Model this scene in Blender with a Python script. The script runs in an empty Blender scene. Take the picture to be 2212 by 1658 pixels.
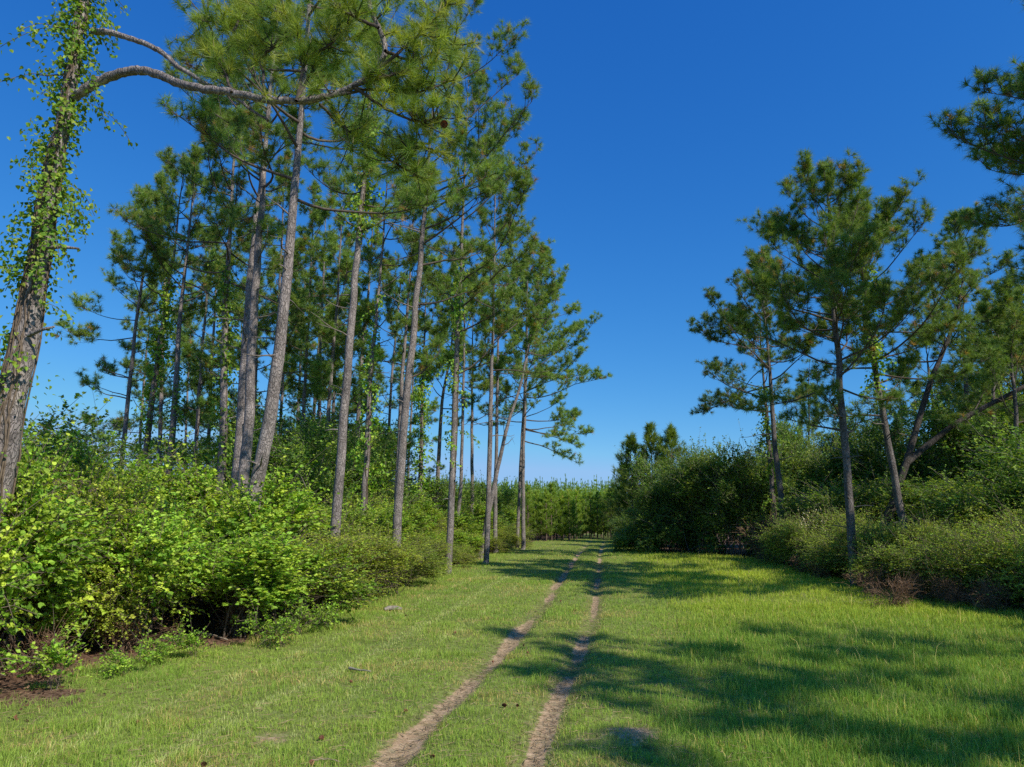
import bpy, math, random
import numpy as np
from math import radians, sin, cos, pi, tan, atan

rng = np.random.default_rng(11)
random.seed(11)
SC = bpy.context.scene
COL = SC.collection

# ------------------------------------------------------------------ camera geometry
FPX = 683.0                       # focal length in units of a 1024 px wide frame
CAMZ = 2.2
PITCH = radians(11.06)
K = 1024.0 / 2212.0               # plan coordinates are 2212 units wide


def ray(px, py):
    a = (px * K - 512.0) / FPX
    b = (383.5 - py * K) / FPX
    return np.array([a, cos(PITCH) - b * sin(PITCH), sin(PITCH) + b * cos(PITCH)])


def G(px, py):
    """point of the flat ground seen in that direction"""
    r = ray(px, py)
    t = -CAMZ / r[2]
    return np.array([r[0] * t, r[1] * t, 0.0])


def P(px, py, d):
    """point at distance d (world y) in that direction"""
    r = ray(px, py)
    t = d / r[1]
    return np.array([r[0] * t, d, CAMZ + r[2] * t])


# ------------------------------------------------------------------ noise
_tab = np.random.default_rng(3).random((256, 256))


def vnoise(x, y):
    x = np.asarray(x, float); y = np.asarray(y, float)
    xi = np.floor(x).astype(int); yi = np.floor(y).astype(int)
    fx = x - xi; fy = y - yi
    fx = fx * fx * (3 - 2 * fx); fy = fy * fy * (3 - 2 * fy)
    a = _tab[xi & 255, yi & 255]; b = _tab[(xi + 1) & 255, yi & 255]
    c = _tab[xi & 255, (yi + 1) & 255]; d = _tab[(xi + 1) & 255, (yi + 1) & 255]
    return (a * (1 - fx) + b * fx) * (1 - fy) + (c * (1 - fx) + d * fx) * fy


def fbm(x, y, o=3):
    s = 0; a = 0.5
    for i in range(o):
        s = s + a * vnoise(x * 2 ** i + 17.3 * i, y * 2 ** i + 9.1 * i); a *= 0.5
    return s / (1 - 0.5 ** o)


def sstep(a, b, x):
    t = np.clip((np.asarray(x, float) - a) / (b - a), 0, 1)
    return t * t * (3 - 2 * t)


# ------------------------------------------------------------------ plan of the place
_tr = [((455), 767), ((505), 690), ((555), 634), ((574), 592), ((583), 569), ((590), 552), ((598), 540)]
_tp = np.array([G(a / K, b / K)[:2] for a, b in _tr])
TRY = np.concatenate([[-40.0, 0.0], _tp[:, 1], [90, 110, 150, 300, 2000]])
_x0 = _tp[0, 0] - (_tp[1, 0] - _tp[0, 0]) / (_tp[1, 1] - _tp[0, 1]) * _tp[0, 1]
_xe = _tp[-1, 0]; _ye = _tp[-1, 1]
TRX = np.concatenate([[_x0 - 4, _x0], _tp[:, 0], [_xe + (90 - _ye) * .2, _xe + (90 - _ye) * .2 + 7,
                                                  _xe + (90 - _ye) * .2 + 32, _xe + 150, _xe + 1500]])


def cx(y):
    y = np.asarray(y, float)
    return (np.interp(y - 2.5, TRY, TRX) + np.interp(y, TRY, TRX) + np.interp(y + 2.5, TRY, TRX)) / 3


_hl = np.array([G(a, b)[:2] for a, b in [(0, 1500), (200, 1440), (380, 1405), (600, 1385), (690, 1365), (760, 1325), (850, 1290),
                                         (960, 1240), (1060, 1202), (1130, 1180)]])
_hr = np.array([G(a, b)[:2] for a, b in [(2212, 1335), (2000, 1300), (1850, 1270), (1700, 1232), (1640, 1212), (1500, 1200), (1380, 1194), (1340, 1172)]])


def edge_l(y):
    return np.interp(y, np.concatenate([[-10, 0], _hl[:, 1], [75]]), np.concatenate([[-8.2, -7.8], _hl[:, 0], [4.5]]))


def edge_r(y):
    o = np.argsort(_hr[:, 1])
    return np.interp(y, np.concatenate([[-10, 6], _hr[o, 1], [100]]), np.concatenate([[10.5, 11.5], _hr[o, 0], [17]]))


GAUGE = 0.66


def sandmask(x, y):
    u = x - cx(y)
    w = 0.080 + 0.03 * sstep(24, 7, y)
    n = fbm(x * 1.3 + 5, y * 0.55, 3)
    wob = (vnoise(y * 0.35, 3.3) - .5) * .08
    w = w * (.45 + 1.1 * fbm(x * 2.7 + 2, y * 1.7 + 6, 3))
    a = np.exp(-((u + GAUGE - wob) / (w * 1.35)) ** 2) * sstep(0.24, 0.66, n + 0.12 * sstep(20, 8, y))
    b = np.exp(-((u - GAUGE - wob) / w) ** 2) * sstep(0.26, 0.68, n + 0.10 * sstep(20, 8, y))
    m = np.maximum(a, b)
    p = G(1340, 1600)
    n2 = fbm(x * 2.2 + 31, y * 2.2 + 3, 3)
    q = np.exp(-(((x - p[0]) / .5) ** 2 + ((y - p[1]) / .36) ** 2)) * np.clip(n2 * 2.2 - .5, 0, 1) * .7
    p2 = G(590, 1590)
    q2 = np.exp(-(((x - p2[0]) / .30) ** 2 + ((y - p2[1]) / .25) ** 2)) * n2 * .8
    return np.clip(np.maximum(np.maximum(m, q), q2), 0, 1)


def rutmask(x, y):
    u = x - cx(y)
    return np.exp(-((np.abs(u) - GAUGE) / 0.2) ** 2)


def littermask(x, y):
    el = edge_l(y); er = edge_r(y)
    n = fbm(x * .9 + 3, y * .9, 3) - .5
    off = .75 * sstep(11, 15, y)
    a = sstep(-0.35, 0.35, el - x - off + n * 1.1)
    b = sstep(0.1, 0.9, x - er + n * 1.2)
    far = sstep(62, 70, y) * (1 - sstep(1.5, 4.0, np.abs(x - cx(y))))
    c = sstep(63, 66, y) * sstep(4.0, 5.2, np.abs(x - cx(y)) + n)
    p = G(-30, 1510)
    n3 = fbm(x * 2.6 + 7, y * 2.6, 3)
    q = np.exp(-(((x - p[0]) / 1.25) ** 2 + ((y - p[1]) / 1.0) ** 2)) * np.clip(n3 * 3.2 - .75, 0, 1.3)
    return np.clip(np.maximum(np.maximum(np.maximum(a, b), c), q), 0, 1) * (1 - far)


def gz(x, y):
    x = np.asarray(x, float); y = np.asarray(y, float)
    near = 1 - sstep(45, 80, y)
    z = near * (0.07 * (vnoise(x * .35, y * .35) - .5) + 0.03 * (vnoise(x * 1.3 + 9, y * 1.3) - .5))
    z = z - 0.075 * rutmask(x, y) * near * (1 - sstep(-8, -20, y))
    z = z + 0.05 * sstep(2.2, 4.0, x - cx(y)) * near
    p = G(1340, 1600)
    z = z + 0.09 * np.exp(-(((x - p[0]) / .5) ** 2 + ((y - p[1]) / .32) ** 2))
    z = z + 5.0 * sstep(95, 300, y) + 10 * sstep(300, 1200, y)
    return z


# ------------------------------------------------------------------ mesh collector
def unit(v):
    return v / np.maximum(np.linalg.norm(v, axis=-1, keepdims=True), 1e-9)


def frame(d):
    """two vectors at right angles to each d"""
    d = unit(d)
    ref = np.where(np.abs(d[..., 2:3]) > .9, np.array([1.0, 0, 0]), np.array([0, 0, 1.0]))
    a = unit(np.cross(d, ref)); b = np.cross(d, a)
    return a, b


class Geo:
    def __init__(s):
        s.v = []; s.c = []; s.f3 = []; s.f4 = []; s.m3 = []; s.m4 = []; s.n = 0

    def add(s, v, f3=None, f4=None, col=(1, 1, 1), mat=0, smooth=False):
        v = np.asarray(v, np.float32).reshape(-1, 3)
        c = np.asarray(col, np.float32)
        if c.ndim == 1:
            c = np.tile(c, (len(v), 1))
        s.v.append(v); s.c.append(c)
        if f3 is not None and len(f3):
            f = np.asarray(f3, np.int32) + s.n; s.f3.append(f); s.m3.append(np.tile([[mat, int(smooth)]], (len(f), 1)))
        if f4 is not None and len(f4):
            f = np.asarray(f4, np.int32) + s.n; s.f4.append(f); s.m4.append(np.tile([[mat, int(smooth)]], (len(f), 1)))
        s.n += len(v)

    def tube(s, pts, rad, sides=8, col=(1, 1, 1), mat=0, rough=0.0, cap=True):
        pts = np.asarray(pts, float); rad = np.asarray(rad, float)
        n = len(pts)
        t = np.gradient(pts, axis=0); t = unit(t)
        a = np.zeros_like(pts); ref = np.array([1.0, 0, 0]) if abs(t[0, 0]) < .8 else np.array([0, 1.0, 0])
        for i in range(n):
            ref = ref - t[i] * ref.dot(t[i]); ref = ref / max(np.linalg.norm(ref), 1e-9); a[i] = ref
        b = np.cross(t, a)
        th = np.arange(sides) * 2 * pi / sides
        r = rad[:, None] * np.ones(sides)
        if rough:
            r = r * (1 + rough * (rng.random((n, sides)) - .5))
        v = pts[:, None, :] + (a[:, None, :] * np.cos(th)[None, :, None] + b[:, None, :] * np.sin(th)[None, :, None]) * r[..., None]
        i = np.arange(n - 1)[:, None] * sides; j = np.arange(sides)[None, :]; j2 = (j + 1) % sides
        q = np.stack([i + j, i + j2, i + sides + j2, i + sides + j], -1).reshape(-1, 4)
        v = v.reshape(-1, 3)
        f3 = None
        if cap:
            v = np.vstack([v, pts[-1]]); k = (n - 1) * sides
            f3 = [(k + x, k + (x + 1) % sides, n * sides) for x in range(sides)]
        s.add(v, f3, q, col, mat, True)

    def sticks(s, p0, p1, r0, r1, col=(1, 1, 1), mat=0):
        p0 = np.asarray(p0, float).reshape(-1, 3); p1 = np.asarray(p1, float).reshape(-1, 3)
        m = len(p0)
        if not m: return
        a, b = frame(p1 - p0)
        r0 = np.broadcast_to(np.asarray(r0, float), (m,)); r1 = np.broadcast_to(np.asarray(r1, float), (m,))
        vs = []
        for p, r in ((p0, r0), (p1, r1)):
            for k in range(3):
                th = k * 2 * pi / 3
                vs.append(p + (a * cos(th) + b * sin(th)) * r[:, None])
        v = np.stack(vs, 1).reshape(-1, 3)
        o = np.arange(m)[:, None] * 6
        q = np.concatenate([o + np.array([[k, (k + 1) % 3, 3 + (k + 1) % 3, 3 + k]]) for k in range(3)])
        c = np.asarray(col, np.float32)
        if c.ndim == 2: c = np.repeat(c, 6, 0)
        s.add(v, None, q, c, mat, True)

    def tris(s, v, col, mat=0):
        """v: (m,3,3), col: (m,3)"""
        m = len(v)
        s.add(v.reshape(-1, 3), np.arange(m * 3).reshape(-1, 3), None, np.repeat(col, 3, 0), mat)

    def leaves(s, C, tip, nrm, L, Wd, col, mat=0, fold=.25, heart=False):
        m = len(C)
        tip = unit(tip); side = unit(np.cross(nrm, tip)); up = np.cross(tip, side)
        L = np.broadcast_to(L, (m,))[:, None]; Wd = np.broadcast_to(Wd, (m,))[:, None]
        if heart:
            P_ = [C, C + tip * L * .12 + side * Wd * .46 + up * Wd * fold, C + tip * L * .5 + side * Wd * .42 + up * Wd * fold,
                  C + tip * L - up * L * .12, C + tip * L * .5 - side * Wd * .42 + up * Wd * fold,
                  C + tip * L * .12 - side * Wd * .46 + up * Wd * fold]
            v = np.stack(P_, 1); o = np.arange(m)[:, None] * 6
            f = np.concatenate([o + np.array([t]) for t in ((0, 2, 1), (0, 3, 2), (0, 4, 3), (0, 5, 4))])
            s.add(v.reshape(-1, 3), f, None, np.repeat(col, 6, 0), mat)
        else:
            P_ = [C, C + tip * L * .45 + side * Wd * .5 + up * Wd * fold, C + tip * L, C + tip * L * .45 - side * Wd * .5 + up * Wd * fold]
            v = np.stack(P_, 1); o = np.arange(m)[:, None] * 4
            f = np.concatenate([o + np.array([t]) for t in ((0, 2, 1), (0, 3, 2))])
            s.add(v.reshape(-1, 3), f, None, np.repeat(col, 4, 0), mat)

    def mesh(s, name, mats):
        me = bpy.data.meshes.new(name)
        v = np.concatenate(s.v); c = np.concatenate(s.c)
        f3 = np.concatenate(s.f3) if s.f3 else np.zeros((0, 3), np.int32)
        f4 = np.concatenate(s.f4) if s.f4 else np.zeros((0, 4), np.int32)
        mm = np.concatenate((s.m3 or []) + (s.m4 or []))
        me.vertices.add(len(v)); me.vertices.foreach_set('co', v.ravel())
        nl = f3.size + f4.size
        me.loops.add(nl); me.loops.foreach_set('vertex_index', np.concatenate([f3.ravel(), f4.ravel()]).astype(np.int32))
        npol = len(f3) + len(f4)
        me.polygons.add(npol)
        st = np.concatenate([np.arange(len(f3)) * 3, f3.size + np.arange(len(f4)) * 4]).astype(np.int32)
        me.polygons.foreach_set('loop_start', st)
        me.polygons.foreach_set('material_index', mm[:, 0].astype(np.int32))
        me.polygons.foreach_set('use_smooth', mm[:, 1].astype(bool))
        at = me.attributes.new('Col', 'FLOAT_COLOR', 'POINT')
        at.data.foreach_set('color', np.concatenate([c, np.ones((len(c), 1), np.float32)], 1).ravel())
        for m in mats: me.materials.append(m)
        me.update(calc_edges=True)
        return me


def link(name, me, parent=None):
    o = bpy.data.objects.new(name, me); COL.objects.link(o)
    if parent is not None: o.parent = parent
    return o


def thing(name, label, cat, loc=(0, 0, 0), group=None):
    o = bpy.data.objects.new(name, None); COL.objects.link(o)
    o.empty_display_size = .2
    o.location = loc; o['label'] = label; o['category'] = cat
    if group: o['group'] = group
    return o


def copy_thing(src, loc, rz, sc, label=None, group=None):
    r = src.copy(); COL.objects.link(r)
    r.location = loc; r.rotation_euler = (0, 0, rz); r.scale = sc
    if label: r['label'] = label
    if group: r['group'] = group
    for ch in src.children:
        c = ch.copy(); COL.objects.link(c); c.parent = r
    return r


# ------------------------------------------------------------------ materials
def newmat(name):
    m = bpy.data.materials.new(name); m.use_nodes = True
    nt = m.node_tree
    for n in list(nt.nodes): nt.nodes.remove(n)
    out = nt.nodes.new('ShaderNodeOutputMaterial')
    return m, nt, out


def leafmat(name, trans=.35, rough=.5, spec=.35, tint=(1, 1, 1), tr_tint=(1.25, 1.15, .5), vary=.25):
    m, nt, out = newmat(name); N = nt.nodes.new; L = nt.links.new
    a = N('ShaderNodeAttribute'); a.attribute_name = 'Col'
    oi = N('ShaderNodeObjectInfo')
    mr = N('ShaderNodeMapRange'); mr.inputs['To Min'].default_value = 1 - vary; mr.inputs['To Max'].default_value = 1 + vary
    L(oi.outputs['Random'], mr.inputs['Value'])
    mu = N('ShaderNodeMix'); mu.data_type = 'RGBA'; mu.blend_type = 'MULTIPLY'; mu.inputs[0].default_value = 1
    L(a.outputs['Color'], mu.inputs[6]); mu.inputs[7].default_value = (*tint, 1)
    hs = N('ShaderNodeHueSaturation'); L(mu.outputs[2], hs.inputs['Color']); L(mr.outputs[0], hs.inputs['Value'])
    p = N('ShaderNodeBsdfPrincipled'); p.inputs['Roughness'].default_value = rough
    p.inputs['Specular IOR Level'].default_value = spec
    L(hs.outputs[0], p.inputs['Base Color'])
    t = N('ShaderNodeBsdfTranslucent')
    m2 = N('ShaderNodeMix'); m2.data_type = 'RGBA'; m2.blend_type = 'MULTIPLY'; m2.inputs[0].default_value = 1
    L(hs.outputs[0], m2.inputs[6]); m2.inputs[7].default_value = (*tr_tint, 1); L(m2.outputs[2], t.inputs['Color'])
    mx = N('ShaderNodeMixShader'); mx.inputs[0].default_value = trans
    L(p.outputs[0], mx.inputs[1]); L(t.outputs[0], mx.inputs[2]); L(mx.outputs[0], out.inputs[0])
    return m


def barkmat(name, c1, c2, c3, scale=9.0, bump=.9):
    m, nt, out = newmat(name); N = nt.nodes.new; L = nt.links.new
    tc = N('ShaderNodeTexCoord')
    mp = N('ShaderNodeMapping'); mp.inputs['Scale'].default_value = (1, 1, .42); L(tc.outputs['Object'], mp.inputs[0])
    ns = N('ShaderNodeTexNoise'); ns.inputs['Scale'].default_value = 6; ns.inputs['Detail'].default_value = 4; L(mp.outputs[0], ns.inputs['Vector'])
    ad = N('ShaderNodeMixRGB'); ad.blend_type = 'LINEAR_LIGHT'; ad.inputs[0].default_value = .16
    L(mp.outputs[0], ad.inputs[1]); L(ns.outputs['Color'], ad.inputs[2])
    vo = N('ShaderNodeTexVoronoi'); vo.feature = 'DISTANCE_TO_EDGE'; vo.inputs['Scale'].default_value = scale * 1.8; L(ad.outputs[0], vo.inputs['Vector'])
    vc = N('ShaderNodeTexVoronoi'); vc.inputs['Scale'].default_value = scale * 1.8; L(ad.outputs[0], vc.inputs['Vector'])
    r1 = N('ShaderNodeValToRGB'); L(vo.outputs['Distance'], r1.inputs[0])
    r1.color_ramp.elements[0].position = 0.0; r1.color_ramp.elements[0].color = (*c1, 1)
    r1.color_ramp.elements[1].position = .2; r1.color_ramp.elements[1].color = (*c2, 1)
    mx = N('ShaderNodeMixRGB'); L(vc.outputs['Color'], mx.inputs[0]); mx.inputs[1].default_value = (0, 0, 0, 1)
    sep = N('ShaderNodeSeparateColor'); L(vc.outputs['Color'], sep.inputs[0])
    m3 = N('ShaderNodeMixRGB'); L(r1.outputs[0], m3.inputs[1]); m3.inputs[2].default_value = (*c3, 1)
    ml = N('ShaderNodeMath'); ml.operation = 'MULTIPLY'; ml.inputs[1].default_value = .65; L(sep.outputs[0], ml.inputs[0]); L(ml.outputs[0], m3.inputs[0])
    n2 = N('ShaderNodeTexNoise'); n2.inputs['Scale'].default_value = 2.2; n2.inputs['Detail'].default_value = 6; L(tc.outputs['Object'], n2.inputs['Vector'])
    r2 = N('ShaderNodeMapRange'); r2.inputs['From Min'].default_value = .3; r2.inputs['From Max'].default_value = .7
    r2.inputs['To Min'].default_value = .62; r2.inputs['To Max'].default_value = 1.2; L(n2.outputs[0], r2.inputs[0])
    m4 = N('ShaderNodeMixRGB'); m4.blend_type = 'MULTIPLY'; m4.inputs[0].default_value = 1; L(m3.outputs[0], m4.inputs[1]); L(r2.outputs[0], m4.inputs[2])
    p = N('ShaderNodeBsdfPrincipled'); p.inputs['Roughness'].default_value = .92; p.inputs['Specular IOR Level'].default_value = .15
    L(m4.outputs[0], p.inputs['Base Color'])
    n3 = N('ShaderNodeTexNoise'); n3.inputs['Scale'].default_value = 40; n3.inputs['Detail'].default_value = 3; L(mp.outputs[0], n3.inputs['Vector'])
    am = N('ShaderNodeMath'); am.operation = 'MULTIPLY_ADD'; am.inputs[1].default_value = .12; L(n3.outputs[0], am.inputs[0])
    mn = N('ShaderNodeMath'); mn.operation = 'MINIMUM'; mn.inputs[1].default_value = .16; L(vo.outputs['Distance'], mn.inputs[0]); L(mn.outputs[0], am.inputs[2])
    bp = N('ShaderNodeBump'); bp.inputs['Strength'].default_value = bump; bp.inputs['Distance'].default_value = .12
    L(am.outputs[0], bp.inputs['Height']); L(bp.outputs[0], p.inputs['Normal'])
    L(p.outputs[0], out.inputs[0])
    return m


def attrmat(name, rough=.9, spec=.1):
    m, nt, out = newmat(name); N = nt.nodes.new; L = nt.links.new
    a = N('ShaderNodeAttribute'); a.attribute_name = 'Col'
    tc = N('ShaderNodeTexCoord')
    ns = N('ShaderNodeTexNoise'); ns.inputs['Scale'].default_value = 14; ns.inputs['Detail'].default_value = 4; L(tc.outputs['Object'], ns.inputs['Vector'])
    mr = N('ShaderNodeMapRange'); mr.inputs['From Min'].default_value = .3; mr.inputs['From Max'].default_value = .7
    mr.inputs['To Min'].default_value = .6; mr.inputs['To Max'].default_value = 1.3; L(ns.outputs[0], mr.inputs[0])
    mu = N('ShaderNodeMixRGB'); mu.blend_type = 'MULTIPLY'; mu.inputs[0].default_value = 1; L(a.outputs['Color'], mu.inputs[1]); L(mr.outputs[0], mu.inputs[2])
    p = N('ShaderNodeBsdfPrincipled'); p.inputs['Roughness'].default_value = rough; p.inputs['Specular IOR Level'].default_value = spec
    L(mu.outputs[0], p.inputs['Base Color']); L(p.outputs[0], out.inputs[0])
    return m


M_NEEDLE = leafmat('pine_needles', trans=.42, rough=.45, spec=.4, vary=.12, tint=(2.6, 2.65, 2.2))
M_LEAF = leafmat('broad_leaves', trans=.40, rough=.5, spec=.32, vary=.2, tint=(3.0, 2.7, 2.1))
M_GRASS = leafmat('grass_blades', trans=.42, rough=.6, spec=.2, vary=0, tint=(3.0, 2.4, 2.1))
M_BARK = barkmat('pine_bark', (.15, .125, .112), (.31, .268, .24), (.43, .365, .335))
M_BARK_SHADE = barkmat('shade_toned_bark', (.03, .025, .02), (.12, .10, .085), (.16, .135, .115))  # shade of neighbouring pines painted into the forked pine's bark colour
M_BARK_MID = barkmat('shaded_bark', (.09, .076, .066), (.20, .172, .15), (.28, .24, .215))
M_TWIG = attrmat('twig_bark')
M_DRY = attrmat('dry_matter', .95, .05)

BR_BARK = (.13, .105, .085)


def ground_material():
    m, nt, out = newmat('ground_soil'); N = nt.nodes.new; L = nt.links.new
    a = N('ShaderNodeAttribute'); a.attribute_name = 'Col'      # r: bare sand, g: litter, b: tall grass side
    sp = N('ShaderNodeSeparateColor'); L(a.outputs['Color'], sp.inputs[0])
    tc = N('ShaderNodeTexCoord')

    def noise(s, d=5, r=.6):
        n = N('ShaderNodeTexNoise'); n.inputs['Scale'].default_value = s; n.inputs['Detail'].default_value = d
        n.inputs['Roughness'].default_value = r; L(tc.outputs['Object'], n.inputs['Vector']); return n

    def ramp(src, *st):
        r = N('ShaderNodeValToRGB'); L(src, r.inputs[0]); e = r.color_ramp.elements
        while len(e) < len(st): e.new(.5)
        for k, (p, c) in enumerate(st): e[k].position = p; e[k].color = (*c, 1)
        return r
    turf = ramp(noise(7, 6, .7).outputs[0], (.3, (.10, .11, .03)), (.5, (.21, .25, .06)), (.7, (.31, .33, .12)))
    big = ramp(noise(.35, 3).outputs[0], (.35, (.8, .85, .8)), (.65, (1.15, 1.1, 1.1)))
    tm = N('ShaderNodeMixRGB'); tm.blend_type = 'MULTIPLY'; tm.inputs[0].default_value = 1; L(turf.outputs[0], tm.inputs[1]); L(big.outputs[0], tm.inputs[2])
    sand = ramp(noise(11, 8, .7).outputs[0], (.3, (.24, .15, .08)), (.5, (.50, .345, .20)), (.7, (.66, .48, .30)))
    thatch = ramp(noise(45, 4, .7).outputs[0], (.35, (.10, .095, .035)), (.5, (.25, .22, .11)), (.65, (.40, .34, .20)))
    tmask = ramp(noise(6.5, 5, .7).outputs[0], (.49, (0, 0, 0)), (.66, (.75, .75, .75)))
    sx = N('ShaderNodeMixRGB'); L(tmask.outputs[0], sx.inputs[0]); L(sand.outputs[0], sx.inputs[1]); L(thatch.outputs[0], sx.inputs[2])
    lit = ramp(noise(16, 6, .75).outputs[0], (.3, (.03, .018, .012)), (.5, (.17, .10, .065)), (.68, (.33, .22, .15)))

    def thr(src, ns, lo, hi):
        ad = N('ShaderNodeMath'); ad.operation = 'MULTIPLY_ADD'; L(ns.outputs[0], ad.inputs[0]); ad.inputs[1].default_value = 1.1
        sb = N('ShaderNodeMath'); sb.operation = 'SUBTRACT'; L(src, sb.inputs[0]); sb.inputs[1].default_value = .55
        L(sb.outputs[0], ad.inputs[2])
        mr = N('ShaderNodeMapRange'); mr.interpolation_type = 'SMOOTHSTEP'; mr.inputs['From Min'].default_value = lo; mr.inputs['From Max'].default_value = hi
        L(ad.outputs[0], mr.inputs[0]); return mr
    m1 = N('ShaderNodeMixRGB'); L(tm.outputs[0], m1.inputs[1]); L(lit.outputs[0], m1.inputs[2]); L(thr(sp.outputs[1], noise(5, 6), .3, .55).outputs[0], m1.inputs[0])
    m2 = N('ShaderNodeMixRGB'); L(m1.outputs[0], m2.inputs[1]); L(sx.outputs[0], m2.inputs[2]); L(thr(sp.outputs[0], noise(9, 7, .7), .25, .5).outputs[0], m2.inputs[0])
    p = N('ShaderNodeBsdfPrincipled'); p.inputs['Roughness'].default_value = .95; p.inputs['Specular IOR Level'].default_value = .1
    L(m2.outputs[0], p.inputs['Base Color'])
    bp = N('ShaderNodeBump'); bp.inputs['Strength'].default_value = .6; bp.inputs['Distance'].default_value = .03
    L(noise(24, 6, .7).outputs[0], bp.inputs['Height']); L(bp.outputs[0], p.inputs['Normal'])
    L(p.outputs[0], out.inputs[0])
    return m


# ------------------------------------------------------------------ ground
def axis(lo, fine0, fine1, hi, st, g=1.16):
    mid = np.arange(fine0, fine1 + st / 2, st)
    up = []; s = st; x = mid[-1]
    while x < hi: s *= g; x += s; up.append(x)
    dn = []; s = st; x = mid[0]
    while x > lo: s *= g; x -= s; dn.append(x)
    return np.concatenate([dn[::-1], mid, up])


def build_ground():
    xs = axis(-2600, -9, 13, 2600, .11); ys = axis(-300, 3.5, 26, 3200, .11, 1.05)
    X, Y = np.meshgrid(xs, ys); Z = gz(X, Y)
    nx, ny = len(xs), len(ys)
    g = Geo()
    i = np.arange(ny - 1)[:, None] * nx + np.arange(nx - 1)[None, :]
    q = np.stack([i, i + 1, i + nx + 1, i + nx], -1).reshape(-1, 4)
    c = np.stack([sandmask(X, Y) * (1 - sstep(50, 80, Y)), littermask(X, Y), np.zeros_like(X)], -1)
    g.add(np.stack([X, Y, Z], -1).reshape(-1, 3), None, q, c.reshape(-1, 3), 0, True)
    o = link('ground', g.mesh('ground', [ground_material()])); o['kind'] = 'structure'


build_ground()


# ------------------------------------------------------------------ grass
def grass_points(n_near):
    out = []
    for d0, d1, dens in ((4.8, 8, 2600), (8, 12, 1500), (12, 18, 800), (18, 28, 380), (28, 45, 150), (45, 70, 60)):
        lo = -0.85 * d1 - 1; hi = 0.85 * d1 + 1
        n = int((hi - lo) * (d1 - d0) * dens)
        x = rng.uniform(lo, hi, n); y = rng.uniform(d0, d1, n)
        k = np.abs(x) < .80 * y + 1
        out.append(np.stack([x[k], y[k]], 1))
    return np.concatenate(out)


def blades(g, x, y, h, w, col, lean=.5):
    n = len(x); z = gz(x, y) - .005
    az = rng.uniform(0, 2 * pi, n); bd = np.stack([np.cos(az), np.sin(az), np.zeros(n)], 1)
    fa = rng.uniform(0, 2 * pi, n); sd = np.stack([np.cos(fa), np.sin(fa), np.zeros(n)], 1) * (w / 2)[:, None]
    b = np.stack([x, y, z], 1)
    le = (lean * (rng.random(n) ** 1.2))[:, None] * h[:, None]
    mid = b + bd * le * .35; mid[:, 2] += h * .55
    tip = b + bd * le * 1.15; tip[:, 2] += h * np.clip(1.02 - .4 * (le[:, 0] / h), .3, 1)
    v = np.stack([b - sd, b + sd, mid + sd * .75, mid - sd * .75, tip], 1).reshape(-1, 3)
    o = np.arange(n)[:, None] * 5
    c = np.repeat(col, 5, 0).reshape(n, 5, 3).copy()
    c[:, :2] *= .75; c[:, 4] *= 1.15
    g.add(v, o + np.array([[3, 2, 4]]), o + np.array([[0, 1, 2, 3]]), c.reshape(-1, 3))


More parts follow.
